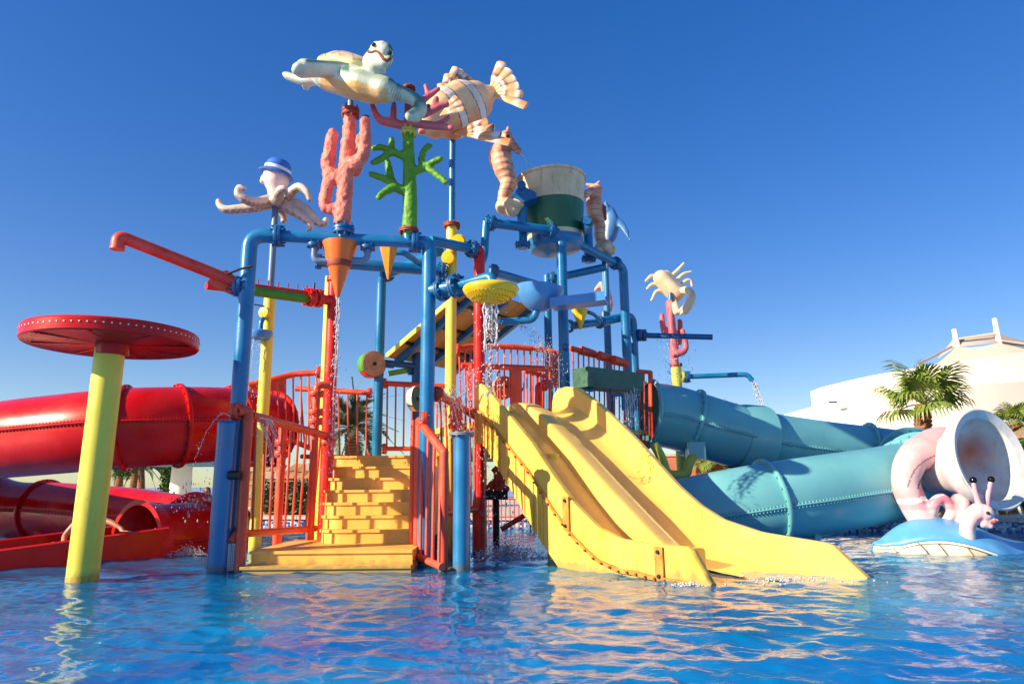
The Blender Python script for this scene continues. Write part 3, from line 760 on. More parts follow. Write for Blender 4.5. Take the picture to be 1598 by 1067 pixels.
# ---- sprinkler bar
F6 = thing('sprinkler_bar', 'red and green sprinkler pipe with nozzles between blue post and red column', 'sprinkler', P(450, 460, 10.2))
s1 = P(484, 464, 10.75); s0 = P(322, 446, 9.6); s0.z = s1.z
s0 = P(322, 446, 9.6); dS = (s1 - s0).normalized()
sm = s0.lerp(s1, .42)
pipe('pipe', [s0, sm], .055, M['redpost'], F6); pipe('green_pipe', [sm, s1 + V((0, 0, -.03))], .075, M['green'], F6)
pipe('nozzle_rail', [sm + V((0, 0, .075)), s1 + V((0, 0, .06))], .04, M['redpost'], F6)
for i in range(6):
    q = sm.lerp(s1, .08 + i * .17); rod('nozzle', q + V((0, 0, .1)), q + V((0, 0, .19)), .012, M['rustred'], F6, 6)
flange(F6, s1, dS, .15, 'redpost', .1); flange(F6, s1 + dS * .14, dS, .15, 'redpost', .07)
pipe('coupling', [s1, at(qL, s1.z)], .08, M['redpost'], F6)
pipe('valve_lever', [s1 + V((.05, 0, .1)), s1 + V((.06, 0, .24))], .016, M['dark'], F6)
# ---- red water cannon
F7 = thing('water_cannon', 'long faded red pipe spout reaching left from the blue post', 'water cannon', P(370, 442, 8.9))
a0 = P(183, 389, 8.1); a1 = P(186, 368, 8.1); a2 = P(208, 372, 8.15); a3 = P(366, 440, 8.85)
pipe('spout', [a0, a1 + V((-.01, 0, .0)), a3], .078, M['cannon'], F7, .13, 18)
mb = MB(); mb.tube([a0 + V((0, 0, -.004)), a0 + V((0, 0, .03))], [.084, .084], 18); part('spout_lip', mb, M['cannon'], F7)
for s in (-1, 1):
    q = P(350, 437, 8.85); dd = (a3 - a2).normalized(); up = V((0, s, 0))
    mb = MB(); w = V((-dd.z, 0, dd.x)); cc = q + V((0, s * .1, -.02))
    mb.prism([cc - dd * .14 + w * -.13, cc + dd * .16 + w * -.14, cc + dd * .2 + w * .12, cc + dd * .02 + w * .17, cc - dd * .1 + w * .05], V((0, .015, 0)))
    for (u, v2) in ((-.09, -.08), (.1, -.1), (.12, .08), (.03, .11)):
        k = cc + dd * u + w * v2; mb.tube([k + V((0, -.03, 0)), k + V((0, .03, 0))], .016, 6)
    part('bracket_plate', mb, M['redorange'], F7)
qq = P(374, 447, 8.9); flange(F7, qq, (1, 0, 0), .14, t=.1); 
pipe('aim_lever', [P(356, 427, 8.75), P(374, 420, 8.75), P(394, 415, 8.75)], .016, M['dark'], F7)
pipe('mount', [qq, at(qA, qq.z)], .08, M['blue'], F7)
# ---- yellow pole with blue top (fish)
F8 = thing('yellow_pole', 'tall yellow pole with slim blue top holding the striped fish', 'pipe post', at(qY, 0))
zy = P(707, 352, 10.9).z; zf = P(707, 212, 10.9).z
pipe('lower_pole', [at(qY, BOT), at(qY, zy)], .088, M['yellow'], F8, 0, 20); flange(F8, at(qY, zy), (0, 0, 1), .14, 'rustred')
pipe('upper_pole', [at(qY, zy), at(qY, zf)], .055, M['blue'], F8)
for (x, y) in ((716, 377), (700, 402)):
    c = P(x, y, 10.75); mb = MB(); mb.lathe([(.0, -.06), (.1, -.05), (.12, 0), (.1, .05), (0, .06)], c, V((.2, 1, .3)), 20); part('yellow_wheel', mb, M['dish'], F8)
# ---- octopus pole
qO = xy(424, 420, 11.4)
F9 = thing('yellow_pole', 'pole with yellow foot and blue-grey top below the octopus', 'pipe post', at(qO, 0))
zo1 = P(424, 466, 11.4).z; zo2 = P(430, 316, 11.4).z
pipe('lower_pole', [at(qO, BOT), at(qO, zo1)], .095, M['yellow'], F9, 0, 18); pipe('upper_pole', [at(qO, zo1 - .02), at(qO, zo2)], .055, M['greycol'], F9)
F10 = thing('shower_dish', 'small blue shower dish on the octopus pole beside the blue arch', 'shower', P(405, 525, 11.2))
c = P(406, 521, 11.2); mb = MB(); mb.lathe([(.0, -.1), (.15, -.08), (.2, -.02), (.205, .03), (.18, .05), (.03, .06)], c, (0, 0, 1), 28); part('dish', mb, M['bluelite'], F10)
pipe('arm', [c + V((0, 0, .05)), P(408, 500, 11.2), P(416, 492, 11.3)], .04, M['blue'], F10, .06)
mb = MB(); mb.lathe([(.0, -.05), (.09, -.04), (.1, 0), (.09, .04), (0, .05)], P(413, 488, 11.25), V((.3, 1, 0)), 18); part('knob', mb, M['dish'], F10)
pipe('lever', [P(413, 478, 11.2), P(397, 475, 11.2)], .012, M['dark'], F10)
# ---- yellow perforated shower dish on B
F11 = thing('shower_dish', 'yellow perforated shower dish pouring water in front of the red column', 'shower', P(766, 460, 8.9))
zz = P(690, 452, 9.25)
e1 = P(712, 446, 9.1); e2 = P(765, 431, 8.75); e3 = P(768, 450, 8.75)
pipe('mount', [at(qB, zz.z), e1], .085, M['blue'], F11); dd = (e1 - zz).normalized()
flange(F11, zz + dd * .0, dd, .16, t=.07); flange(F11, e1, dd, .17, t=.08)
pipe('arm', [e1, e2 + V((.02, 0, 0)), e3], .068, M['blue'], F11, .11, 18)
pipe('valve_lever', [P(703, 432, 9.0), P(714, 438, 9.0)], .014, M['dark'], F11)
cd = P(766, 452, 8.75); R = 44 * S(cd)
mb = MB(); mb.lathe([(.05, .05), (R * .8, .05), (R * .97, .03), (R, 0), (R * .97, -.03), (R * .8, -.1), (R * .5, -.16), (R * .25, -.18), (0.01, -.185)], cd, (0, 0, 1), 44); dsh = part('dish', mb, M['dish'], F11, True, 60)
mb = MB()
for (rr, zq, nn) in ((.86, -.077, 40), (.7, -.128, 34), (.55, -.152, 28), (.4, -.170, 20)):
    for k in range(nn):
        a = 2 * math.pi * k / nn; q = cd + V((R * rr * math.cos(a), R * rr * math.sin(a), zq)); mb.tube([q + V((0, 0, .01)), q + V((.0, 0, -.006))], .0085, 6)
part('hole_pattern', mb, M['rustseam'], dsh)['kind'] = 'stuff'
# ---- bucket tower
F12 = thing('bucket_tower', 'blue pipe frame of the bucket tower behind the yellow slides', 'tower', P(880, 640, 11.8))
qD = xy(879, 500, 11.6); zD = P(868, 362, 11.6).z
j0 = P(757, 410, 11.1); j0.z = zD; dj = (at(qD, zD) - j0).normalized()
pipe('post', fillet([at(qD, zD) - dj * .25, at(qD, zD), at(qD, .5)], .2), .088, M['blue'], F12, 0, 18)
pipe('beam', [j0, at(qD, zD) - dj * .25], .085, M['blue'], F12, 0, 18)
flange(F12, at(qD, zD) - dj * .2, dj, .14, t=.08); flange(F12, j0 + dj * .1, dj, .14, t=.08)
pipe('brace', [j0 + dj * .02, V((j0.x - .02, j0.y, zR - .05)), at(qR, zR - .25)], .07, M['blue'], F12, .1)
qE = xy(976, 500, 12.9); zE = P(968, 418, 12.9).z
dE = (at(qE, zE) - at(qD, zD)).normalized()
pipe('post', fillet([at(qE, zE) - dE * .3, at(qE, zE), at(qE, .5)], .2), .088, M['blue'], F12, 0, 18)
pipe('beam', [at(qD, zD - .06), at(qE, zE) - dE * .3], .08, M['blue'], F12, 0, 18); flange(F12, at(qE, zE) - dE * .25, dE, .13, t=.07)
qE2 = xy(990, 560, 13.3); zE2 = P(985, 492, 13.3).z; l0 = P(888, 509, 12.2)
pipe('post', fillet([P(940, 502, 12.8), at(qE2, zE2), at(qE2, .5)], .2), .085, M['blue'], F12, 0, 18)
pipe('beam', [l0, P(940, 502, 12.8)], .075, M['blue'], F12); flange(F12, P(936, 503, 12.78), V((1, .6, 0)), .12); flange(F12, l0, V((1, .6, 0)), .12)
qF = xy(856, 540, 13.0); pipe('post', [at(qF, .5), at(qF, P(856, 430, 13).z)], .075, M['blue'], F12)
f0 = P(862, 435, 12.6); f1 = P(945, 417, 12.6)
pipe('beam', [f0, f1], .075, M['blue'], F12); flange(F12, f0, f1 - f0, .13, t=.07)
pipe('beam', [P(768, 424, 11.3), P(830, 442, 12.4), P(865, 452, 13)], .075, M['blue'], F12, .2); flange(F12, P(770, 424, 11.3), V((1, .6, 0)), .13)
rod('thin_pole', at(xy(946, 520, 13.6), 2.0), at(xy(946, 520, 13.6), P(942, 420, 13.6).z), .045, M['blue'], F12)
flange(F12, at(qD, P(888, 543, 11.6).z), V((1, .3, 0)), .11)
# ---- tipping bucket
cB = P(861, 320, 12.0); sB = S(cB)
K3 = thing('tipping_bucket', 'huge cream and green tipping bucket on top of the tower', 'bucket', P(861, 395, 12.0))
zt = P(861, 282, 12.0).z; zb = P(866, 385, 12.0).z; H = zt - zb
rt, rb = 53.5 * sB, 41.5 * sB
tl = V((-.05, .0, 1)).normalized(); cb = V((P(867, 385, 12.0).x, 12.0, zb))
def rad(t): return rb + (rt - rb) * t
def ring(t0, t1, mat, name, extra=0, inner=True):
    mb = MB(); k = 6
    prof = [(rad(t0 + (t1 - t0) * i / k) + extra, H * (t0 + (t1 - t0) * i / k)) for i in range(k + 1)]
    if inner: prof += [(rad(t0 + (t1 - t0) * i / k) - .04, H * (t0 + (t1 - t0) * i / k)) for i in range(k, -1, -1)]
    mb.lathe(prof, cb, tl, 48, closed=True); return part(name, mb, mat, K3)
ring(.60, 1.0, M['bucketwhite'], 'upper_band'); ring(.15, .60, M['bucketgreen'], 'green_band', .002)
ring(.09, .15, M['bucketwhite'], 'lower_band', .004); ring(.0, .09, M['blue'], 'base_rim', .006)
mb = MB(); mb.lathe([(rb - .01, 0), (rb + .005, .0), (rb - .04, -.07), (rb * .6, -.1), (.02, -.11)], cb, tl, 40); part('bucket_base', mb, M['blue'], K3)
mb = MB(); mb.lathe([(rad(1) - .03, H - .03), (rad(1) + .02, H - .03), (rad(1) + .022, H + .02), (rad(1) - .03, H + .02)], cb, tl, 48, closed=True); part('rim', mb, M['bucketwhite'], K3)
for s, (x0, y0) in ((-1, (814, 290)), (1, (916, 345))):
    q = P(x0, y0, 11.3 if s < 0 else 11.5)
    mb = MB(); mb.prism([P(x, y, q.y) for x, y in (((799, 306), (812, 288), (836, 300), (838, 309), (815, 316)) if s < 0 else ((909, 338), (924, 342), (926, 350), (914, 359)))], V((0, .3, 0)))
    part('pivot_bracket', mb, M['bluedark'], K3)
    mb = MB(); mb.tube([q + V((0, -.05, 0)), q + V((0, .3, 0))], .075, 16); part('pivot', mb, M['bluedark'], K3)
for (x, ya, yb, Y) in ((815, 305, 388, 11.55), (918, 340, 410, 12.5)):
    qq = xy(x, (ya + yb) / 2, Y); pipe('bucket_post', [at(qq, P(x, yb, Y).z), at(qq, P(x, ya, Y).z)], .085, M['blue'], F12); flange(F12, at(qq, P(x, yb - 6, Y).z), (0, 0, 1), .14)
# ---- blue bowl with chute
K4 = thing('water_bowl', 'light blue half-round bowl with open chute below the bucket', 'water bowl', P(842, 485, 11))
c = P(842, 452, 11.0); s = S(c)
mb = MB(); mb.lathe([(37 * s, 0), (37.5 * s, .03), (36 * s, .03), (35 * s, 0)] and [(.01, -.36), (14 * s, -.34), (26 * s, -.24), (34 * s, -.1), (37.5 * s, .03), (36 * s, .035), (32 * s, -.1), (24 * s, -.21), (12 * s, -.3), (.01, -.32)], c, V((.08, .0, 1)), 40); part('bowl', mb, M['bluelite'], K4, True, 60)
h0 = P(862, 478, 10.85); h1 = P(947, 468, 10.6); dd = (h1 - h0).normalized(); sd = V((-dd.y, dd.x, 0)).normalized(); 
mb = MB(); prof = [(-.17, .1), (-.17, -.04), (.17, -.04), (.17, .1), (.145, .1), (.145, -.015), (-.145, -.015), (-.145, .1)]
mb.prism([h0 + sd * u + V((0, 0, w)) for u, w in prof], h1 - h0); part('chute', mb, M['bluelite'], K4, False)
pipe('drain_pipe', [P(778, 503, 11), P(832, 499, 11), P(838, 484, 11)], .06, M['blue'], K4, .12); 
# ---- sloping roof
BL = P(605, 558, 12.6); zlow = BL.z
u = V((.6, .8, 0)); v = V((.8, -.6, 0)) * .89 + V((0, 0, .45))
K5 = thing('sloping_roof', 'sloping yellow roof panel on blue rafters above the landing', 'roof', V((BL.x + 1, BL.y, 1.5)))
n = u.cross(v).normalized(); n = n if n.z > 0 else -n
wd, ln = 1.95, 2.2
for i in range(4):
    a = BL + u * (wd * i / 4) ; 
    mb = MB(); mb.prism([a, a + u * (wd / 4 - .012), a + u * (wd / 4 - .012) + v * ln, a + v * ln], n * .04); part('roof_board', mb, M['ply'], K5, False)
mb = MB(); mb.prism([BL - u * .02 - n * .02, BL - u * .02 + v * ln - n * .02, BL - u * .02 + v * ln + n * .06, BL - u * .02 + n * .06], -u * .03); part('fascia', mb, M['yellow'], K5, False)
for t in (.16, .95, 1.75):
    a = BL + u * t - n * .12; mb = MB(); mb.prism([a, a + u * .09, a + u * .09 + n * .115, a + n * .115], v * ln); part('rafter', mb, M['blue'], K5, False)
for t in (.5, 1.1, 1.75):
    a = BL + v * t - n * .05; mb = MB(); mb.prism([a, a + v * .05, a + v * .05 + n * .045, a + n * .045], u * wd); part('purlin', mb, M['dark'], K5, False)
qP = xy(650, 560, 12.9); rod('post', at(qP, 1.0), at(qP, P(650, 530, 12.9).z), .085, M['bluedark'], K5, 16)
pipe('side_pipe', [P(601, 566, 12.7), P(648, 571, 12.85)], .06, M['bluedark'], K5)
pipe('lime_pipe', [P(606, 583, 12.8), P(640, 577, 12.9)], .05, M['lime'], K5); flange(K5, P(641, 577, 12.9), V((1, 0, 0)), .1)
# ---- drums
def drum(label, px, py, Y, r_px, axis, th, face, seg):
    c = P(px, py, Y); r = r_px * S(c); ax = V(axis).normalized()
    root = thing('spinning_drum', label, 'drum wheel', c + V((0, 0, -r)), 'round drum wheels on the railings')
    mb = MB(); mb.lathe([(.02, -th), (r * .96, -th), (r * .97, -th + .01), (r * .97, th - .01), (r * .96, th), (.02, th)], c, ax, 36); part('drum_face', mb, M[face], root)
    u = ax.orthogonal().normalized(); w = ax.cross(u); k = len(seg)
    for i, mt in enumerate(seg):
        mb = MB(); rows = []
        A0 = 2 * math.pi * i / k; A1 = 2 * math.pi * (i + .97) / k
        for j in range(11):
            a = A0 + (A1 - A0) * j / 10; d = u * math.cos(a) + w * math.sin(a)
            rows.append([c + d * r - ax * th * .9, c + d * r * 1.03 - ax * th * .85, c + d * r * 1.03 + ax * th * .85, c + d * r + ax * th * .9])
        mb.sheet(rows); part('rim_segment', mb, M[mt], root)
    mb = MB(); mb.tube([c - ax * th * 1.3, c + ax * th * 1.3], r * .14, 12); part('hub', mb, M['dark'], root)
    pipe('axle', [c, c + V((.35, .25, 0))], .03, M['bluedark'], root)
drum('wooden drum wheel with red and green rim on the slim blue post', 580, 569, 12.5, 20, (.75, -1, 0), .11, 'wood', ['redpost', 'green', 'redpost', 'green'])
drum('brown drum wheel behind the railing above the yellow slide', 786, 605, 12.0, 17, (.4, -1, .1), .09, 'wood', ['rustred', 'rustred', 'wood'])
drum('cream and dark green drum wheel behind the central blue post', 647, 622, 12.4, 19, (.97, -.35, 0), .06, 'greenbox', ['plasticwhite', 'plasticwhite'])
# ---- green trough
K6 = thing('green_trough', 'mouldy green tipping trough above the right slide lane', 'trough', P(945, 605, 11.5))
t0 = P(906, 588, 11.1); t1 = P(993, 600, 11.9)
for q in (t0, t1): pass
dd = (t1 - t0); dd.z = 0; dd.normalize(); sd = V((-dd.y, dd.x, 0)); tz = .15
for nm, off, wv in (('near_side', sd * -.17, .02), ('far_side', sd * .17, .02)):
    mb = MB(); a = t0 + off; b = V((t1.x, t1.y, t0.z)) + off
    mb.prism([a + V((0, 0, -tz)), b + V((0, 0, -tz)), b + V((0, 0, tz)), a + V((0, 0, tz))], sd * wv); part(nm, mb, M['greenbox'], K6, False)
mb = MB(); a = t0; b = V((t1.x, t1.y, t0.z))
mb.prism([a - sd * .17 + V((0, 0, -tz - .02)), b - sd * .17 + V((0, 0, -tz - .02)), b + sd * .19 + V((0, 0, -tz - .02)), a + sd * .19 + V((0, 0, -tz - .02))], V((0, 0, .02))); part('trough_floor', mb, M['greenbox'], K6, False)
for e in (a - dd * .002, b - dd * .018):
    mb = MB(); mb.prism([e - sd * .15 + V((0, 0, -tz)), e + sd * .17 + V((0, 0, -tz)), e + sd * .17 + V((0, 0, tz - .005)), e - sd * .15 + V((0, 0, tz - .005))], dd * .018); part('end_plate', mb, M['greenbox'], K6, False)
pipe('hook_pipe', [P(926, 598, 11.2), P(926, 609, 11.2), P(911, 607, 11.15), P(909, 602, 11.15)], .03, M['bluedark'], K6, .05)
pipe('hook_pipe', [P(953, 605, 11.4), P(954, 617, 11.4), P(972, 615, 11.5), P(973, 640, 11.5)], .03, M['bluedark'], K6, .05)
# ================================================================== stairs
ST = thing('staircase', 'yellow fibreglass staircase rising from the pool to the landing', 'staircase', P(560, 885, 8.8))
def stepbox(x0, x1, y0, depth, z0, z1, rr=.0, lip=True):
    mb = MB(); pts = []
    if rr:
        for i in range(9):
            a = math.pi + math.pi / 2 * i / 8; pts.append((x0 + rr + rr * math.cos(a), y0 + rr + rr * math.sin(a)))
    else: pts.append((x0, y0))
    pts += [(x1, y0), (x1, y0 + depth), (x0, y0 + depth)]
    mb.prism([V((x, y, z0)) for x, y in pts], V((0, 0, z1 - z0 - .035)))
    c = V(((x0 + x1) / 2, y0 + depth / 2, 0))
    pl = [V((x - (.022 if x < c.x else -.0), y - .022 if y < y0 + depth * .9 else y, z1 - .035)) for x, y in pts]
    mb.prism(pl, V((0, 0, .035)))
    return mb
xl = P(385, 870, 8.7).x; xr = P(643, 870, 8.7).x
part('step', stepbox(xl - .02, xr, 8.62, 1.9, BOT, .075), M['stair'], ST, True, 25)
part('step', stepbox(xl + .02, xr - .01, 8.80, 1.8, .05, .235), M['stair'], ST, True, 25)
x2 = P(494, 830, 9.9).x; x3 = xr - .02
zs = [.235 + (1.47 - .235) * i / 7 for i in range(8)]
for i in range(7):
    y0 = 9.85 + .25 * i; sh = .055 * i
    part('step', stepbox(x2 - .055 * i, x3 + .004 * i, y0, 3.0 - .25 * i, zs[i] - .01, zs[i + 1], .34), M['stair'], ST, True, 25)
LD = thing('landing', 'yellow landing platform at the top of the stairs', 'platform', V((x2 + .6, 12.2, 1.4)))
mb = MB(); mb.prism([V((x2 - .42, 11.62, 1.40)), V((x3 + .5, 11.62, 1.40)), V((x3 + .9, 12.75, 1.40)), V((x2 - .42, 12.75, 1.40))], V((0, 0, .075))); part('deck', mb, M['stair'], LD, False)
mb = MB(); mb.prism([V((x3 - .5, 12.1, 1.478)), V((x3 + .9, 12.1, 1.478)), V((x3 + .9, 12.8, 1.478)), V((x3 - .5, 12.8, 1.478))], V((0, 0, .14))); part('upper_step', mb, M['stair'], LD, False)
for (x, y) in ((x2 - .1, 12.6), (x3 + .7, 12.6)): rod('leg', (x, y, BOT), (x, y, 1.4), .07, M['yellow'], LD, 14)
# upper deck behind the slides
UD = thing('upper_deck', 'yellow upper deck at the head of the twin slide', 'platform', (0, 12.2, 1.8))
mb = MB(); mb.prism([V((-.62, 10.75, 1.86)), V((1.05, 11.98, 1.86)), V((2.5, 13.0, 1.6 + .26)), V((1.6, 14.4, 1.86)), V((-1.6, 12.6, 1.86))], V((0, 0, .09))); part('deck', mb, M['stair'], UD, False)
for (x, y) in ((-.55, 10.95), (1.0, 12.1), (2.3, 13.0), (1.5, 14.2), (-1.4, 12.6)): rod('leg', (x, y, BOT), (x, y, 1.86), .08, M['blue'], UD, 14)
# ================================================================== railings
def railing(label, top, bot, nb, rt=.045, rb=.014, mat='redorange', posts=(), flanges=(), fil=.1, group='orange-red railings of the play structure'):
    top = [V(q) for q in top]; bot = [V(q) for q in bot]
    root = thing('railing', label, 'railing', bot[0], group); m = M[mat]
    pipe('top_rail', top, rt, m, root, fil if len(top) > 2 else 0, 14)
    pipe('bottom_rail', bot, rt * .8, m, root, 0, 12)
    def along(pl, t):
        L = [(pl[i + 1] - pl[i]).length for i in range(len(pl) - 1)]; s = t * sum(L)
        for i, l in enumerate(L):
            if s <= l + 1e-6: return pl[i].lerp(pl[i + 1], s / l)
            s -= l
        return pl[-1]
    for i in range(nb):
        t = (i + .5) / nb; a = along(top, t); b = along(bot, t); rod('baluster', b, a, rb, m, root, 8)
    for (a, b, r) in posts: pipe('rail_post', [a, b], r, m, root)
    for (c, ax) in flanges: flange(root, c, ax, rt * 1.9, mat, .05, 6, 'rail_flange')
    return root
# front left of the stairs
g0 = P(392, 648, 8.95); g1 = P(506, 679, 10.9); g1.z = g1.z
gb0 = P(387, 832, 9.0); gb1 = P(492, 824, 10.8)
RL = railing('orange-red handrail left of the stairs, running back from the thick front post', [g0, g1], [gb0, gb1], 9, .058, .017)
pf = W(374, 893); 
pipe('front_post', [V((pf.x, pf.y, BOT)), P(386, 668, pf.y + .1), P(388, 640, pf.y + .15), P(371, 642, 8.75)], .062, M['redorange'], RL, .08, 16)
flange(RL, P(369, 642, 8.78), V((1, 0, .0)), .11, 'redorange', .08)
pipe('toe_pipe', [P(360, 846, 8.7), P(372, 828, 8.8), gb0], .05, M['redorange'], RL, .06)
pipe('bracket', [P(358, 741, 8.65), P(374, 741, 8.65)], .055, M['dark'], RL)
# net panel under the rail
mb = MB(); A = P(356, 848, 8.72); B = P(366, 884, 8.65)
for i in range(7):
    x = A.x + (B.x - A.x) * i / 6; mb.tube([(x, 8.7, A.z), (x, 8.7, .03)], .003, 4)
for i in range(14): z = .03 + (A.z - .03) * i / 13; mb.tube([(A.x, 8.7, z), (B.x, 8.7, z)], .003, 4)
part('net', mb, M['plasticwhite'], RL)
# valve posts behind the rail
for i, (x, y0, y1, Y, lb) in enumerate(((444, 690, 826, 10.3, 'red valve post standing left of the handrail middle'), (494, 600, 800, 10.6, 'red valve post with bent top close to the left red column'))):
    q = xy(x - 4, 700, Y); zt = P(x, y0, Y).z
    root = thing('valve_post', lb, 'valve post', at(q, 0), 'red valve posts')
    if i: pipe('pipe', [at(q, BOT), at(q, zt), at(q, zt) + V((.2, .1, .0))], .06, M['redorange'], root, .1)
    else: pipe('pipe', [at(q, BOT), at(q, zt + .25)], .062, M['redorange'], root)
    for k, dz in enumerate((0, -.16, ) if i == 0 else (-.14, -.42, -.56)):
        flange(root, at(q, zt + dz), (0, 0, 1), .11, 'redorange', .06)
# right handrail (short, inclined)
h0 = P(655, 657, 9.35); h1 = P(693, 706, 8.75); hb1 = W(690, 893); hb0 = P(651, 880, 9.2)
RR = railing('short orange-red stair handrail sloping toward the short blue post', [h0, h1], [V((hb0.x, hb0.y, .12)), V((hb1.x, hb1.y, .06))], 4, .056, .02)
pipe('rear_post', [V((h0.x, h0.y, BOT)), h0 + V((0, 0, .02))], .06, M['redorange'], RR)
pipe('front_post', [h1, V((h1.x, h1.y, BOT))], .058, M['redorange'], RR)
for q in (h0, h1): mb = MB(); mb.ball(q, .06, 12); part('rail_joint', mb, M['redorange'], RR)
flange(RR, P(662, 653, 9.25), V((1, .2, 0)), .1, 'redorange', .07)
pipe('inner_post', [P(645, 655, 9.6), V((P(645, 655, 9.6).x, 9.6, .25))], .035, M['redorange'], RR)
# rail from B to red column
r0 = P(682, 615, 9.4); r1 = P(744, 651, 10.8); rb0 = P(690, 800, 9.5); rb1 = P(744, 790, 10.8)
railing('orange-red sloping rail between the central blue post and the red column', [r0, r1], [rb0, V((rb1.x, rb1.y, rb0.z))], 8, .055, .016, flanges=[(r0, r1 - r0)])
root = thing('valve_post', 'red valve post beside the short capped blue post', 'valve post', at(xy(710, 690, 10.2), 0), 'red valve posts')
q = xy(711, 660, 10.2); pipe('pipe', [at(q, BOT), at(q, P(711, 620, 10.2).z)], .06, M['redorange'], root)
for y in (652, 664): flange(root, at(q, P(711, y, 10.2).z), (0, 0, 1), .11, 'redorange', .05)
# rear railings
zt1 = P(470, 583, 12.2)
railing('orange-red railing over the red slide entrance panel, left of the landing', [P(388, 601, 11.9), P(462, 583, 12.2), P(500, 581, 12.2)], [P(392, 655, 11.9), P(462, 690, 12.2), P(500, 705, 12.2)], 9, .055, .016, flanges=[(P(498, 581, 12.2), V((1, 0, 0)))])
railing('orange-red railing between the left red column and the slim blue post', [P(462, 606, 12.9), P(580, 613, 12.65)], [P(470, 712, 12.9), P(578, 714, 12.6)], 8, .05, .016, flanges=[(P(577, 613, 12.65), V((1, 0, 0))), (P(575, 714, 12.6), V((1, 0, 0)))])
railing('orange-red railing right of the slim blue post, above the upper step', [P(598, 598, 12.7), P(702, 603, 12.9)], [P(597, 700, 12.7), P(700, 700, 12.9)], 8, .05, .016, flanges=[(P(600, 598, 12.7), V((1, 0, 0))), (P(600, 700, 12.7), V((1, 0, 0)))])
railing('tall orange-red railing at the back of the upper deck behind the slide head', [P(712, 545, 11.5), P(736, 540, 11.7), P(800, 541, 11.9), P(852, 546, 12.1), P(874, 552, 12.1)], [P(715, 640, 11.5), P(737, 645, 11.7), P(800, 647, 11.9), P(852, 650, 12.1), P(872, 652, 12.1)], 16, .05, .015, flanges=[(P(713, 545, 11.5), V((1, .5, 0)))])
RM = railing('orange-red middle rail with red board just behind the slide head', [P(720, 570, 11.2), P(868, 576, 11.7)], [P(724, 640, 11.2), P(868, 642, 11.7)], 9, .05, .014)
for (x0, x1, y0, y1, Y) in ((797, 815, 573, 640, 11.45), (862, 872, 548, 604, 11.75), (731, 737, 566, 625, 11.2)):
    a = P(x0, y0, Y); b = P(x1, y1, Y); mb = MB(); mb.box(((a.x + b.x) / 2, Y, (a.z + b.z) / 2), b.x - a.x, .06, a.z - b.z); part('board_post', mb, M['redorange'], RM, False)
railing('short slanting orange-red rail between the red board and blue post', [P(818, 578, 11.8), P(853, 587, 12.2)], [P(818, 645, 11.8), P(853, 648, 12.2)], 4, .04, .013)
root = thing('hook_pipe', 'red crook-topped pipe between the slide lanes at the head', 'pipe', P(840, 640, 11.8)); pipe('pipe', [P(840, 645, 11.8), P(840, 601, 11.8), P(850, 601, 11.85)], .06, M['redpost'], root, .1); flange(root, P(849, 601, 11.85), V((1, 0, 0)), .1, 'redpost')
RQ = railing('orange-red railing with padded caps behind the green trough', [P(890, 543, 12.0), P(978, 568, 12.5)], [P(892, 650, 12.0), P(978, 668, 12.5)], 11, .05, .014)
for (x, y) in ((917, 549), (945, 557), (968, 564)):
    q = P(x, y, 12.15); mb = MB(); mb.tube([q - V((.13, .06, -.02)), q + V((.13, .08, -.03))], [.085, .07], 12); part('rail_cap', mb, M['redorange'], RQ)
railing('narrow orange-red gate rail at the mouth of the teal tube', [P(994, 579, 12.9), P(1016, 581, 13.0)], [P(996, 690, 12.9), P(1017, 690, 13.0)], 3, .04, .014, posts=[(P(1015, 580, 13.0), P(1018, 696, 13.0), .045)])
# ---- short posts at the front
def capped(label, base_px, top_py, r, cap, Y=None):
    b = W(*base_px); zt = P(base_px[0], top_py, b.y).z
    root = thing('blue_bollard', label, 'post', b, 'short blue posts in the water')
    pipe('post', [V((b.x, b.y, BOT)), V((b.x, b.y, zt))], r, M['blue'], root, 0, 22)
    mb = MB()
    if cap: mb.flange((b.x, b.y, zt + .015), (0, 0, 1), r * 1.55, .035, 8); part('cap_plate', mb, M['steel'], root)
    else: mb.lathe([(r * 1.01, -.02), (r * 1.01, .0), (r * .9, .025), (.01, .03)], (b.x, b.y, zt), (0, 0, 1), 24); part('cap', mb, M['blue'], root)
    mb = MB(); mb.tube([(b.x, b.y, -.05), (b.x, b.y, .05 + random.random() * .02)], r * 1.012, 22, False); part('water_stain', mb, M['bluedark'], root)
capped('thick short blue post in front of the blue arch, left of the stairs', (339, 893), 660, .122, False)
capped('short blue post with grey flange plate right of the stairs', (720, 890), 679, .104, True)
# ================================================================== mushroom shower
mbase = W(128, 907)
MS = thing('mushroom_shower', 'red disc mushroom shower on a leaning pale yellow pole', 'mushroom shower', mbase)
mtop = P(172, 545, mbase.y + .08)
dm = (mtop - mbase).normalized()
pipe('pole', [mbase - dm * .6, mtop + dm * .2], .162, M['yellow'], MS, 0, 30)
mb = MB(); mb.tube([mbase - dm * .02, mbase + dm * .06], .1635, 30, False); part('water_stain', mb, paint('waterline_stain', lin(196, 160, 40), .6, .2, 10, lin(120, 80, 30), .7, 8), MS)
sM = S(mtop); Rm = 125 * sM; cM = P(171, 524, mtop.y)
def proj0(p):
    d = p - EYE; w = d.dot(FW); return CX + F_PX * d.dot(CR) / w, CY - F_PX * d.dot(CU) / w
for _ in range(12):                      # size and centre from the disc's outline
    xs_ = [proj0(cM + V((Rm * math.cos(a / 20), Rm * math.sin(a / 20), 0)))[0] for a in range(126)]
    Rm *= 284 / (max(xs_) - min(xs_)); cM.x += (170 - (max(xs_) + min(xs_)) / 2) * sM
mb = MB(); n = 56
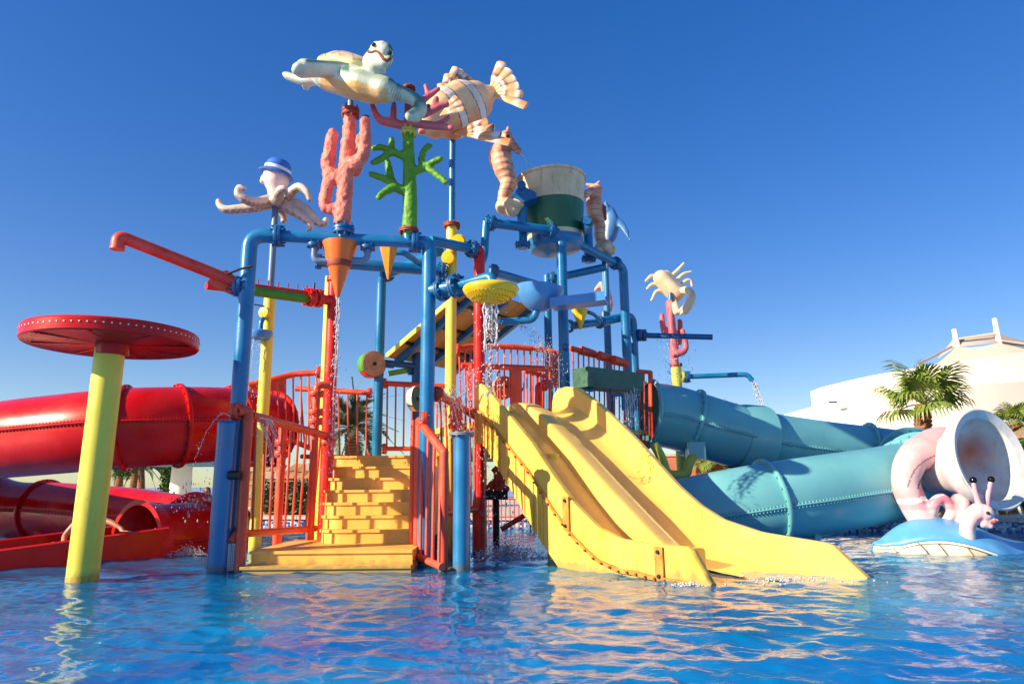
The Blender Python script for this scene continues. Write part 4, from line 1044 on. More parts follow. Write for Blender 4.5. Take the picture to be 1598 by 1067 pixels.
mb.lathe([(.05, -.02), (Rm * .9, -.0), (Rm * .985, -.025), (Rm, -.012), (Rm, .115), (Rm * .985, .135), (Rm * .7, .18), (Rm * .3, .22), (.02, .23)], cM + V((0, 0, -.1)), (0, 0, 1), 72); disc = part('disc', mb, M['red'], MS, True, 30)
mb = MB(); mb.lathe([(.17, -.14), (.178, -.13), (.185, .0), (.17, .01)], cM + V((0, 0, -.1)), (0, 0, 1), 28); part('collar', mb, M['red'], MS)
for k in range(8):
    a = 2 * math.pi * k / 8 + .2; d = V((math.cos(a), math.sin(a), 0)); w = V((-d.y, d.x, 0)); c = cM + V((0, 0, -.1))
    mb = MB(); mb.prism([c + d * .2 + w * .015 + V((0, 0, -.005)), c + d * .2 - w * .015 + V((0, 0, -.005)), c + d * Rm * .93 - w * .015 + V((0, 0, -.002)), c + d * Rm * .93 + w * .015 + V((0, 0, -.002))], V((0, 0, -.012))); part('rib', mb, M['red'], MS, False)
mb = MB()
for k in range(76):
    a = 2 * math.pi * k / 76; d = V((math.cos(a), math.sin(a), 0)); c = cM + V((0, 0, -.035)) + d * (Rm - .004); mb.tube([c, c + d * .01], .0085, 8)
part('jet_holes', mb, M['plasticwhite'], disc)['kind'] = 'stuff'
# ================================================================== twin slide
A0 = V((2.1, 7.45, 0)); e0 = W(1113, 914); e1 = W(1356, 903)
ax = V((-.62, .785, 0)).normalized(); pv = V((.785, .62, 0)).normalized()
A0 = V((e0.x, e0.y, 0)); wid = (V((e1.x, e1.y, 0)) - A0).dot(pv); tR0 = (V((e1.x, e1.y, 0)) - A0).dot(ax)
def t_of(px, py, off):                  # distance along the slide and height for a pixel on the plane at 'off'
    o = A0 + pv * off; nn = pv; d = ray(px, py); k = (o - EYE).dot(nn) / d.dot(nn); p = EYE + d * k
    return (p - o).dot(ax), p.z
SL = thing('twin_slide', 'yellow two-lane slide running down into the pool', 'slide', A0)
def prof(pix, off):
    q = sorted(t_of(x, y, off) for x, y in pix); return [a for a, _ in q], [b for _, b in q]
Lt = prof([(744, 596), (757, 601), (830, 688), (868, 745), (900, 787), (935, 822), (970, 840), (1015, 848), (1080, 853), (1112, 910)], 0)
Lb = prof([(757, 692), (800, 762), (840, 832), (872, 880), (905, 930)], 0)
Rt = prof([(863, 645), (865, 620), (872, 608), (886, 603), (905, 606), (940, 632), (1000, 690), (1060, 757), (1095, 788), (1130, 810), (1190, 830), (1300, 848), (1356, 901)], wid)
NT = 60
def bedz(t, k):                         # bed height, k across 0..1
    zl = interp(t, *Lt) if t > .25 else .33; zr = interp(t, *Rt) if t > tR0 + .35 else .33
    return max(zl * (1 - k) + zr * k - .40, -.03)
tmaxL = Lt[0][-1]; tmaxR = Rt[0][-1]
def P3(t, off, z): q = A0 + ax * t + pv * off; return V((q.x, q.y, z))
def wallmesh(tp, off, th, low, t0, t1, rnd=True):
    mb = MB(); rows = []
    for i in range(NT + 1):
        t = t0 + (t1 - t0) * i / NT; z1 = interp(t, *tp); z0 = low(t)
        z0 = min(z0, z1 - .01)
        rows.append([P3(t, off - th / 2, z0), P3(t, off - th / 2, z1 - .02), P3(t, off - th * .3, z1), P3(t, off + th * .3, z1), P3(t, off + th / 2, z1 - .02), P3(t, off + th / 2, z0)])
    mb.sheet(rows); r0 = len(mb.v) - 6
    mb.f.append(tuple(range(5, -1, -1))); mb.f.append(tuple(range(r0, r0 + 6)))
    return mb
lowL = lambda t: max(interp(t, *Lb) if t > Lb[0][0] else BOT * .5, -.3)
part('outer_wall', wallmesh(Lt, .01, .10, lambda t: (interp(t, *Lb) if t > Lb[0][0] + .02 else -.3), 0.0, tmaxL), M['slideout'], SL, True, 30)
part('outer_wall', wallmesh(Rt, wid, .11, lambda t: bedz(t, 1) - .35, tR0 + .0, tmaxR), M['slide'], SL, True, 30)
# divider between the lanes
od = wid * .46
Dt = ([-.2 + .0, .9, 1.5], [0, 0, 0])
Dv = prof([(801, 645), (804, 634), (812, 628), (828, 629), (850, 641), (900, 692), (950, 747), (1000, 800), (1035, 836), (1052, 852)], od)
def divtop(t): return max(interp(t, *Dv), bedz(t, .47) + .03)
tD1 = Dv[0][-1]
mb = MB(); rows = []
for i in range(NT + 1):
    t = .75 + (tD1 - .75) * i / NT; z = divtop(t)
    b = bedz(t, .47) - .06
    rows.append([P3(t, od - .17, b)] + [P3(t, od + .165 * math.sin(a), z - .04 + .04 * math.cos(a) ** .5) for a in [math.radians(d) for d in (-90, -60, -30, 0, 30, 60, 90)]] + [P3(t, od + .17, b)])
mb.sheet(rows); mb.f.append(tuple(range(8, -1, -1))); mb.f.append(tuple(range(len(mb.v) - 9, len(mb.v)))); part('lane_divider', mb, M['slide'], SL, True, 40)
for nm, k0, k1 in (('lane_bed', .02, .43), ('lane_bed', .49, .97)):
    mb = MB(); rows = []
    for i in range(NT + 1):
        tt = i / NT; row = []
        for j in range(11):
            k = k0 + (k1 - k0) * j / 10; ta = tR0 * k - .02 + .02; tb = tmaxL + (tmaxR - tmaxL) * k
            t = ta + (tb - ta) * tt; e = abs(j - 5) / 5; row.append(P3(t, wid * k, bedz(t, k) + .10 * e ** 4 * (1 if t > .8 else .3)))
        rows.append(row)
    mb.sheet(rows); part(nm, mb, M['slide'], SL, True, 60)
# seam flange with rust and bolts along the outside of the left wall
mb = MB(); rows = []
def seamz(t): return interp(t, *Lt) - interp(t, [0, .3, 1.0, 2.0, tmaxL], [.36, .36, .33, .40, .42])
for i in range(NT + 1):
    t = .02 + (tmaxL - .02) * i / NT; z = seamz(t); w = .025 + .012 * noise.noise(V((t * 9, 0, 0)))
    rows.append([P3(t, -.047, z - w), P3(t, -.075, z - w * .8), P3(t, -.075, z + w * .8), P3(t, -.047, z + w)])
mb.sheet(rows); sm_ = part('seam_flange', mb, M['rustseam'], SL, True, 30)
mb = MB(); t = .15
while t < tmaxL:
    q = P3(t, -.07, seamz(t)); mb.tube([q, q - pv * .03], .014, 6); t += .13
part('bolts', mb, M['rustred'], sm_)['kind'] = 'stuff'
for t in (.62, 2.05):
    mb = MB(); z1 = interp(t, *Lt) - .02; z0 = seamz(t) - .02
    mb.prism([P3(t - .055, -.05, z0), P3(t + .055, -.05, z0), P3(t + .055, -.05, z1), P3(t - .055, -.05, z1)], -pv * .02)
    part('joint_plate', mb, M['rustseam'], SL, False)
    mb = MB()
    for zz_ in (z0 + .05, z1 - .05): q = P3(t, -.07, zz_); mb.tube([q, q - pv * .022], .02, 8)
    part('bolts', mb, M['dark'], SL)
# ribs under the outer wall
for i in range(9):
    t = 2.5 + i * .18
    if t < tmaxL - .05:
        z0 = interp(t, *Lb) + .01; z1 = seamz(t) - .03
        mb = MB(); mb.prism([P3(t, -.046, z0), P3(t + .025, -.046, z0), P3(t + .025, -.046, z1), P3(t, -.046, z1)], -pv * .012); part('stiffener', mb, M['slideout'], SL, False)
for t in (1.25, 2.6):
    mb = MB(); z0 = bedz(t, 1) + .02; z1 = interp(t, *Rt) - .025
    mb.prism([P3(t, wid - .054, z0), P3(t + .008, wid - .054, z0), P3(t + .008, wid - .054, z1), P3(t, wid - .054, z1)], -pv * .004); part('section_joint', mb, M['rustseam'], SL, False)
q = P3(2.9, .5, 0); rod('support_leg', (q.x, q.y, BOT), (q.x, q.y, bedz(2.9, .3)), .1, M['yellow'], SL, 14)
# ================================================================== tube slides
def tube_slide(name, label, path, r, mat, fl_t, seam_off, loc, k=10, fl_ws=.16):
    root = thing(name, label, 'tube slide', loc)
    pts = spline(path, k); m = len(pts)
    cuts = sorted(set([0] + [int(t * (m - 1)) for t in fl_t] + [m - 1]))
    for a, b in zip(cuts, cuts[1:]):
        mb = MB(); seg = pts[a:b + 1]
        if len(seg) < 2: continue
        mb.tube(seg, r, 40, False); mb2 = MB(); mb.tube(seg, r * .965, 40, False); part('tube_section', mb, M[mat], root, True, 60)
        # side seam
        for sg in (-1, 1):
            mb = MB(); sp = []
            for i, q in enumerate(seg):
                tg = (seg[min(i + 1, len(seg) - 1)] - seg[max(i - 1, 0)]).normalized(); sd = V((tg.y, -tg.x, 0)).normalized() * sg; sp.append(q + sd * (r + .012) + V((0, 0, seam_off)))
            mb.tube(sp, .02, 6); n_ = len(sp)
            for i in range(0, n_ - 1):
                for j in (0, .5):
                    c = sp[i].lerp(sp[i + 1], j); mb.tube([c + V((0, 0, -.04)), c + V((0, 0, .04))], .012, 5)
            part('side_seam', mb, M[mat], root)
    for fi, t in enumerate(fl_t):
        fl_w = fl_ws[fi] if hasattr(fl_ws, '__len__') else fl_ws
        i = int(t * (m - 1)); tg = (pts[min(i + 1, m - 1)] - pts[max(i - 1, 0)]).normalized()
        mb = MB(); mb.lathe([(r * .99, -.03), (r + fl_w * .85, -.03), (r + fl_w, -.015), (r + fl_w, .015), (r + fl_w * .85, .03), (r * .99, .03)], pts[i], tg, 44)
        mb.f = mb.f[:-2]
        u = tg.orthogonal().normalized(); w = tg.cross(u)
        for q in range(22):
            a = 2 * math.pi * q / 22; c = pts[i] + (u * math.cos(a) + w * math.sin(a)) * (r + fl_w * .5); mb.tube([c - tg * .05, c + tg * .05], .018, 6)
        part('joint_flange', mb, M[mat], root, True, 40)
    return root, pts
# teal
tp = [P(1012, 650, 13.2), P(1055, 652, 13.3), P(1120, 672, 13.4), P(1190, 690, 13.7), P(1280, 703, 14.1), P(1360, 712, 14.3)]
turn = [P(1418, 722, 13.7), P(1440, 733, 12.8), P(1425, 744, 12.0)]
tp += turn + [P(1370, 757, 11.5), P(1300, 768, 11.25), P(1210, 782, 11.05), P(1120, 798, 11.05), P(1050, 812, 11.3)]
tp[0].z += .05
TS, tpts = tube_slide('tube_slide', 'teal tube slide looping back under itself on the right', tp, .60, 'teal', [.0, .11, .23, .38, .47, .56, .63, .86], -.05, P(1250, 830, 11.2), fl_ws=[.07, .06, .1, .08, .1, .1, .06, .07])
if True:
    i = int(.23 * (len(tpts) - 1)); q = tpts[i]; tg = (tpts[i + 1] - tpts[i - 1]).normalized()
    mb = MB(); mb.lathe([(.605, -.02), (.70, 0), (.66, -.35), (.61, -.55)], q, tg, 44); mb.f = mb.f[:-2]; part('flared_joint', mb, M['teal'], TS, True, 30)
# flared box joints on the teal upper run
for (x, y, Y, dx) in ((1262, 838, 11.1, .0),):
    a = P(x, 800, Y); mb = MB(); mb.prism([V((a.x - .02, a.y - .2, BOT)), V((a.x + .06, a.y - .2, BOT)), V((a.x + .06, a.y - .2, .35)), V((a.x - .02, a.y - .2, .35))], V((0, .5, 0))); part('support', mb, M['teal'], TS, False)
mb = MB(); a = W(1268, 830); b = W(1350, 828)
mb.prism([V((a.x, a.y, -.05)), V((b.x, b.y, -.05)), V((b.x - .3, b.y + .7, -.05)), V((a.x - .3, a.y + .7, -.05))], V((0, 0, .1))); part('splash_plate', mb, M['teal'], TS, False)
pipe('drain_pipe', [P(1020, 692, 12.6), P(1034, 716, 12.6), P(1040, 741, 12.6), P(1072, 741, 12.7), P(1074, 724, 12.7), P(1082, 712, 12.8)], .085, M['yellowgreen'], TS, .14)
mb = MB(); q = P(1085, 703, 12.9); mb.box(q, .3, .3, .3); part('drain_box', mb, M['teal'], TS)
# red
rp = [P(424, 668, 12.7), P(395, 666, 12.35), P(345, 662, 11.8), P(270, 664, 11.2), P(190, 668, 10.9), P(100, 676, 11.0), P(0, 686, 11.4), P(-110, 700, 12.6), P(-165, 716, 14.6),
      P(-110, 733, 16.2), P(0, 766, 16.0), P(90, 776, 15.6), P(190, 790, 15.0), P(262, 798, 14.6), P(316, 806, 14.1), P(340, 812, 13.3), P(322, 818, 12.4), P(278, 822, 11.85), P(226, 826, 11.35)]
for i in range(10, 19): rp[i].z = interp(i, [9, 10, 12, 14, 18], [.9, .62, .40, .14, .12])
RS, rpts = tube_slide('tube_slide', 'red tube slide curling round on the left with open exit trough', rp, .62, 'red', [.005, .10, .165, .22, .60, .76, .83, .90], .05, P(200, 860, 12), fl_ws=[.06, .06, .06, .06, .07, .12, .07, .10])
# exit collar and trough
ex = rpts[-1]; tg = (rpts[-1] - rpts[-3]).normalized(); tg.z = 0; tg.normalize(); sd = V((-tg.y, tg.x, 0)); tr_ = V((-.62, -.78, 0)).normalized()
mb = MB(); mb.lathe([(.57, -.10), (.64, -.10), (.69, .10), (.70, .14), (.62, .14), (.57, -.05)], ex, tg, 44, closed=True); part('exit_collar', mb, M['red'], RS, True, 30)
sd = V((-tr_.y, tr_.x, 0))
for s in (-1, 1):
    mb = MB(); rows = []
    for i in range(13):
        d = i / 12 * 3.2; h = .42 - .25 * (i / 12); rows.append([ex + tr_ * d + sd * s * .66 + V((0, 0, -ex.z - .2)), ex + tr_ * d + sd * s * .70 + V((0, 0, -ex.z + h - .02)), ex + tr_ * d + sd * s * .75 + V((0, 0, -ex.z + h)), ex + tr_ * d + sd * s * .80 + V((0, 0, -ex.z + h - .02)), ex + tr_ * d + sd * s * .80 + V((0, 0, -ex.z - .2))])
    mb.sheet(rows); mb.f.append((0, 1, 2, 3, 4)); n_ = len(mb.v); mb.f.append((n_ - 1, n_ - 2, n_ - 3, n_ - 4, n_ - 5)); part('trough_wall', mb, M['red'], RS, True, 40)
mb = MB(); mb.prism([ex + sd * .66 + V((0, 0, -ex.z - .06)), ex - sd * .66 + V((0, 0, -ex.z - .06)), ex + tr_ * 3.2 - sd * .66 + V((0, 0, -ex.z - .12)), ex + tr_ * 3.2 + sd * .66 + V((0, 0, -ex.z - .12))], V((0, 0, .05))); part('trough_floor', mb, M['red'], RS, False)
a = P(412, 628, 12.75); mb = MB()
A = P(389, 604, 12.75); B = P(441, 589, 13.05); C_ = P(443, 705, 12.75); D_ = P(392, 705, 12.3)
mb.prism([A, B, V((B.x, B.y, 1.35)), V((A.x, A.y, 1.35))], V((.05, .08, 0))); part('entry_panel', mb, M['redorange'], RS, False)
c = W(58, 842); mb = MB(); cc = P(62, 812, 15.2)
mb.prism([V((cc.x - .1, 15.1, BOT)), V((cc.x + .18, 15.1, BOT)), V((cc.x + .12, 15.1, .5)), V((cc.x + .02, 15.1, .5))], V((0, .2, 0))); part('support', mb, M['red'], RS, False)

# red valve gear and dark box behind the red column
root = thing('valve_gear', 'red pipe valve gear on a dark box, behind the slide next to the red column', 'valve gear', P(775, 790, 12.6))
pipe('pipe', [P(778, 775, 12.6), P(778, 735, 12.6), P(772, 728, 12.6)], .09, M['redorange'], root, .08); pipe('pipe', [P(762, 765, 12.6), P(770, 752, 12.6), P(792, 765, 12.7)], .07, M['redorange'], root, .1)
flange(root, P(778, 752, 12.6), (0, 0, 1), .13, 'redorange')
q = P(774, 772, 12.7); mb = MB(); mb.box(q, .42, .4, .16); part('box', mb, M['dark'], root, False)
rod('stand', (q.x, q.y, BOT), (q.x, q.y, q.z), .06, M['dark'], root); rod('stay_rail', P(782, 826, 12.2), P(818, 804, 12.2), .045, M['redorange'], root)
# ================================================================== statues
def stat(name, mb, voxel, colfn, root, smooth=5, disp=None, mat='statue'):
    return link(name, remeshed(mb, name, voxel, smooth, M[mat], colfn, disp), root)
CREAM = lin(232, 218, 192); TEALP = lin(0, 104, 100); PINKW = lin(236, 206, 200); ORANGE = lin(226, 130, 50)
def proj(p):
    d = p - EYE; w = d.dot(FW); return CX + F_PX * d.dot(CR) / w, CY - F_PX * d.dot(CU) / w
# ---------------- corals
def coral(name, label, Y0, branches, mat, voxel, disp, base, group='coral figures on the pipe frame'):
    root = thing(name, label, 'coral figure', base, group); mb = MB()
    for pts, r in branches:
        q = [P(x, y, Y0 + d) for x, y, d in pts]; s = S(q[0])
        R = [a * s for a in r] if hasattr(r, '__len__') else [r * s] * len(q)
        mb.blob(spline(q, 4), lerps(R, 4), 12)
    link('coral_body', remeshed(mb, 'coral_body', voxel, 3, M[mat], None, disp), root); return root
bumpy = lambda p: .016 * noise.noise(p * 14) + .012 * noise.noise(p * 30)
q1 = beam_at(535); Yc = q1.y
C1 = coral('pink_coral', 'knobbly pink branching coral on the beam, below the turtle', Yc, [
    ([(534, 344, 0), (538, 300, 0), (541, 250, 0), (545, 205, 0), (546, 178, 0)], [13, 12.5, 12, 10.5, 9.5]),
    ([(536, 322, 0), (520, 327, 0), (507, 322, .0), (510, 296, 0), (514, 275, 0)], [9, 9, 9, 9.5, 9]),
    ([(540, 285, 0), (527, 278, 0), (512, 262, 0), (514, 240, 0), (519, 209, 0)], [11, 11, 11, 10.5, 9]),
    ([(514, 275, 0), (512, 262, 0)], 10), 
    ([(543, 258, -.05), (558, 252, -.12), (567, 240, -.15), (570, 215, -.15), (570, 190, -.15)], [11, 11, 10, 9.5, 8.5]),
    ([(546, 262, .15), (556, 268, .22), (560, 245, .25), (561, 215, .25)], [9, 8, 7, 6])], 'coralpink', .022, bumpy, q1)
flange(C1, q1 + V((0, 0, .12)), (0, 0, 1), .15, 'bluedark', .1); pipe('socket', [q1, q1 + V((0, 0, .2))], .09, M['blue'], C1)
q = P(547, 176, Yc); flange(C1, q, (0, 0, 1), .125, 'rustred', .1)
mb = MB(); mb.tube([P(571, 186, Yc - .15), P(571, 182, Yc - .15)], [.02, .05], 8); part('nozzle_cap', mb, M['dark'], C1)
q2 = beam_at(637)
C2 = coral('green_coral', 'green branching coral on the beam beside the pink coral', q2.y, [
    ([(639, 362, 0), (640, 310, 0), (638, 250, 0), (637, 210, 0)], [12, 11.5, 10, 9]),
    ([(637, 246, 0), (620, 240, -.05), (608, 236, -.08)], [7, 6.5, 5.5]), ([(612, 238, -.08), (596, 230, -.1), (583, 232, -.12)], [6, 5.5, 4.5]), ([(610, 237, -.08), (595, 248, -.15), (582, 254, -.2)], [6, 5.5, 4.5]), ([(612, 238, -.06), (611, 218, -.02)], [5.5, 5]),
    ([(639, 300, 0), (622, 295, -.05), (608, 283, -.08), (580, 272, -.1)], [8, 7.5, 6.5, 5]), ([(613, 288, -.06), (607, 265, -.02), (605, 252, 0)], [6.5, 6, 5]), ([(615, 292, -.08), (600, 300, -.14), (591, 308, -.18)], [7, 6, 5]),
    ([(640, 272, 0), (655, 264, .03), (665, 260, .05)], [8, 7, 6]), ([(660, 263, .04), (658, 246, .06), (665, 231, .08), (671, 228, .08)], [6, 5.5, 5, 4.5]), ([(662, 261, .04), (675, 254, 0), (687, 248, -.03)], [6, 5.5, 5]), ([(664, 261, .04), (678, 270, 0), (696, 284, -.04)], [6, 5.5, 5])],
    'coralgreen', .02, lambda p: .008 * noise.noise(p * 20) + .006 * noise.noise(p * 45), q2)
flange(C2, q2 + V((0, 0, .16)), (0, 0, 1), .14, 'rustred', .05); pipe('socket', [q2, q2 + V((0, 0, .2))], .085, M['blue'], C2)
q = P(638, 207, q2.y); flange(C2, q, (0, 0, 1), .115, 'yellowgreen', .08)
C3 = coral('rose_coral', 'smooth rose-pink forked coral above the green one, behind the turtle', q2.y, [
    ([(638, 205, 0), (638, 175, 0), (638, 142, 0)], [8, 7.5, 5.5]), ([(638, 198, 0), (615, 193, 0), (595, 188, 0), (586, 178, 0), (580, 160, 0)], [7, 7.5, 7, 6, 4]), ([(614, 192, 0), (614, 175, 0), (615, 163, 0)], [6, 5.5, 4.5]),
    ([(640, 192, 0), (665, 195, -.08), (690, 198, -.15), (704, 200, -.2)], [7, 7, 6, 5]), ([(680, 195, -.12), (692, 190, -.1), (700, 183, -.1)], [5, 4.5, 4]),
    ([(640, 184, 0), (665, 177, .1), (685, 167, .1), (697, 163, .1)], [6.5, 6.5, 6, 5]), ([(676, 170, .1), (680, 158, .1), (681, 154, .1)], [5, 5, 4.5]),
    ([(641, 170, 0), (658, 158, .15), (672, 148, .2), (684, 139, .2)], [6, 6, 5, 4]), ([(668, 150, .2), (666, 140, .2), (664, 134, .2)], [4.5, 4, 3.5])], 'coralrose', .02, None, P(638, 205, q2.y))
flange(C3, P(638, 138, q2.y), (0, 0, 1), .10, 'rustred', .03)
Yk = 15.2
C4 = coral('pink_coral', 'small pink coral on the lime pole at the right, below the crab', Yk, [
    ([(1053, 568, 0), (1051, 530, 0), (1047, 495, 0), (1044, 472, 0)], [6.5, 7, 6.5, 5.5]), ([(1049, 520, -.1), (1047, 490, -.1), (1051, 478, -.1), (1050, 472, -.1)], [5, 5, 5, 4]), ([(1046, 525, .1), (1037, 518, .1), (1034, 505, .1), (1033, 492, .1)], [5, 5, 4.5, 4]),
    ([(1052, 552, -.1), (1064, 550, -.1), (1070, 543, -.1), (1069, 530, -.1), (1065, 516, -.1)], [5, 5.5, 5, 4.5, 4]), ([(1060, 535, .2), (1061, 505, .2), (1060, 501, .2)], [4.5, 4.5, 4])], 'coralrose', .025, None, P(1053, 570, Yk))
qk = xy(1056, 590, Yk + .05); root = thing('yellow_pole', 'lime yellow pole under the small pink coral at the right', 'pipe post', at(qk, 0)); pipe('pole', [at(qk, BOT), at(qk, P(1054, 566, Yk).z)], .11, M['yellowgreen'], root); flange(root, at(qk, P(1054, 569, Yk).z), (0, 0, 1), .14, 'rustred', .04)
# ---------------- turtle
Yt = Yc
TU = thing('turtle_statue', 'sea turtle statue with tan shell swimming above the pink coral', 'turtle statue', P(547, 172, Yt))
def pl(pts, Y0): return [P(x, y, Y0 + d) for x, y, d in pts]
sT = S(P(545, 130, Yt))
pipe('support_pin', [P(547, 178, Yt), P(547, 158, Yt)], .04, M['greycol'], TU)
mb = MB(); upv = V((-.25, -.1, 1))
mb.blob(spline(pl([(492, 122, .35), (515, 124, .25), (545, 128, .05), (575, 135, -.15), (600, 140, -.3)], Yt), 4), lerps([a * sT for a in (16, 34, 42, 38, 22)], 4), 16, lerps([a * sT for a in (10, 20, 25, 25, 20)], 4), upv)
mb.blob(spline(pl([(580, 132, -.2), (584, 112, -.3), (588, 98, -.4)], Yt), 4), lerps([24 * sT, 18 * sT, 15 * sT], 4), 14)           # neck
mb.blob(spline(pl([(582, 97, -.36), (592, 88, -.42), (600, 80, -.5)], Yt), 4), lerps([16 * sT, 18 * sT, 13 * sT], 4), 16)      # head
mb.blob(spline(pl([(589, 76, -.5), (596, 71, -.56)], Yt), 3), lerps([11 * sT, 7 * sT], 3), 12)                                   # brow
mb.blob(spline(pl([(590, 95, -.5), (602, 97, -.58), (608, 92, -.6)], Yt), 3), lerps([12 * sT, 9 * sT, 6 * sT], 3), 12)           # jaw
mb.blob(spline(pl([(556, 120, -.15), (530, 112, -.2), (500, 108, -.35), (472, 107, -.5), (464, 107, -.55)], Yt), 5), lerps([a * sT for a in (20, 17, 15, 17, 12)], 5), 16, lerps([a * sT for a in (14, 12, 11, 12, 8)], 5), V((0, .2, 1)))
mb.blob(spline(pl([(592, 138, -.2), (615, 143, -.15), (640, 152, -.1), (656, 164, -.12), (650, 178, -.2), (638, 182, -.3)], Yt), 5), lerps([a * sT for a in (17, 13, 11, 13, 12, 8)], 5), 14, lerps([a * sT for a in (16, 13, 11, 9, 8, 6)], 5), V((.2, -.4, 1)))
mb.blob(spline(pl([(495, 124, .35), (475, 126, .5), (452, 120, .6), (446, 117, .65)], Yt), 4), lerps([a * sT for a in (13, 12, 11, 7)], 4), 12, lerps([a * sT for a in (8, 8, 7, 5)], 4), V((0, 0, 1)))
mb.blob(spline(pl([(505, 118, .75), (480, 130, 1.0), (478, 138, 1.1)], Yt), 4), lerps([a * sT for a in (12, 10, 6)], 4), 12, lerps([a * sT for a in (7, 6, 4)], 4), V((0, 0, 1)))
def tcol(p, n):
    x, y = proj(p)
    up = max(0, min(1, (n.z + .05) / .35 + .4 * noise.noise(p * 4)))
    c = mixc(lin(222, 214, 190), lin(176, 196, 172), .5 + .7 * noise.noise(p * 3))
    if n.z < -.45 and 500 < x < 606 and y > 118: c = mixc(c, lin(222, 164, 70), .85 + .3 * noise.noise(p * 5))
    if x < 545 or x > 606: c = mixc(c, TEALP, up * .85 if x > 606 or x > 478 else up * .25)
    elif y > 108: c = mixc(c, TEALP, up * .35)
    if y < 100 and x > 570: c = mixc(c, TEALP, max(0, min(1, (x - 602) / 7)) * .9 if n.z > -.2 and y < 88 else 0)
    if 606 < x < 626 and math.sin(x * 1.5 + y * .5) > .55: c = mixc(c, lin(20, 70, 70), .55)
    if 532 < x < 546 and y < 128 and math.sin(x * 1.4) > .6: c = mixc(c, lin(90, 90, 75), .4)
    return c
stat('body', mb, .02, tcol, TU, 4)
mb = MB(); cS = P(545, 108, Yt + .15)
mb.blob(spline(pl([(502, 105, .45), (520, 103, .35), (545, 103, .2), (570, 108, 0), (582, 114, -.1)], Yt), 4), lerps([a * sT for a in (14, 34, 42, 34, 16)], 4), 16, lerps([a * sT for a in (6, 16, 20, 16, 8)], 4), upv)
def shc(p, n):
    x, y = proj(p)
    c = mixc(lin(216, 196, 164), lin(188, 160, 128), .5 + .6 * noise.noise(p * 5))
    a = ((p - cS).x * 5.2 + (p - cS).y * 2.0) % 1.0; b = ((p - cS).y * 4.4 - (p - cS).x * 1.2) % 1.0
    if a < .09 or b < .09: c = mixc(c, lin(110, 86, 64), .7)
    if n.z < .2: c = lin(196, 190, 130)
    return c
stat('shell', mb, .016, shc, TU, 3)
mb = MB(); mp_ = pl([(573, 78, -.62), (580, 81, -.70), (588, 80, -.78), (594, 87, -.80), (601, 94, -.80), (608, 92, -.78), (610, 89, -.70)], Yt)
def onto(px, py, ob, off=.0):            # nearest surface of a part along the view of that pixel
    dg = None
    o = EYE; d = ray(px, py).normalized()
    hit, loc, nn, ix = ob.ray_cast(o, d)
    return (loc + nn * off) if hit else None
tb = [o for o in TU.children if o.name.startswith('body')][0]
bpy.context.view_layer.update()
def line_on(ob, pix, r, mat, name, parent, off=.0):
    pts = []
    from mathutils.bvhtree import BVHTree
    bv = BVHTree.FromPolygons([v.co.copy() for v in ob.data.vertices], [tuple(p.vertices) for p in ob.data.polygons])
    dense = []
    for (a, b), (c, d) in zip(pix, pix[1:]):
        for i in range(4): dense.append((a + (c - a) * i / 4, b + (d - b) * i / 4))
    dense.append(pix[-1])
    for x, y in dense:
        loc, nn, ix, ds = bv.ray_cast(EYE, ray(x, y).normalized())
        if loc: pts.append(loc + nn * off)
    if len(pts) > 1:
        mb = MB(); mb.blob(pts, r, 8); part(name, mb, mat, parent)
line_on(tb, [(572, 77), (575, 81), (580, 82), (586, 80), (590, 81), (594, 86), (598, 92), (604, 95), (609, 91)], .022, paint('mouth_brown', lin(120, 44, 30), .6), 'mouth', TU, -.008)
def spot_on(ob, px, py, r, mat, name, parent, sc=.5):
    from mathutils.bvhtree import BVHTree
    bv = BVHTree.FromPolygons([v.co.copy() for v in ob.data.vertices], [tuple(p.vertices) for p in ob.data.polygons])
    loc, nn, ix, ds = bv.ray_cast(EYE, ray(px, py).normalized())
    if loc: mb = MB(); mb.ball(loc, r, 12); part(name, mb, mat, parent)
spot_on(tb, 608, 83, .035, M['dark'], 'eye', TU); spot_on(tb, 583, 70, .03, M['dark'], 'eye', TU)
# ---------------- fish
Yf = qY.y
FI = thing('fish_statue', 'orange and white striped fish statue with fan tail on the tall blue pole', 'fish statue', P(707, 215, Yf))
sF = S(P(725, 165, Yf))
mb = MB(); nrmF = V((.45, -.1, .9))
mb.blob(spline(pl([(662, 200, -.5), (675, 190, -.45), (700, 178, -.25), (726, 166, 0), (748, 154, .2), (766, 145, .35)], Yf), 4), lerps([a * sF for a in (8, 15, 25, 26, 18, 10)], 4), 18, lerps([a * sF for a in (11, 26, 40, 42, 30, 13)], 4), V((.42, 0, .9)))
mb.blob(spline(pl([(657, 206, -.55), (664, 205, -.5), (680, 207, -.35)], Yf), 3), lerps([5 * sF, 7 * sF, 10 * sF], 3), 12)
axF = (P(766, 145, Yf + .35) - P(662, 200, Yf - .5)).normalized(); oF = P(662, 200, Yf - .5); LF = (P(766, 145, Yf + .35) - oF).length
def fcol(p, n):
    t = (p - oF).dot(axF) / LF; x, y = proj(p)
    low = max(0, min(1, (y - (212 - .45 * (x - 660)) + 18) / 40))
    c = mixc(lin(242, 198, 146), lin(232, 112, 20), low * .95 + .12 * noise.noise(p * 4))
    for a, w in ((.36, .045), (.66, .06)):
        d = abs(t - a)
        if d < w: c = lin(226, 214, 200)
        elif d < w + .012: c = lin(130, 90, 60)
    if x < 664 and 200 < y < 210: c = lin(226, 120, 90)
    return c
fb = stat('body', mb, .022, fcol, FI, 4)
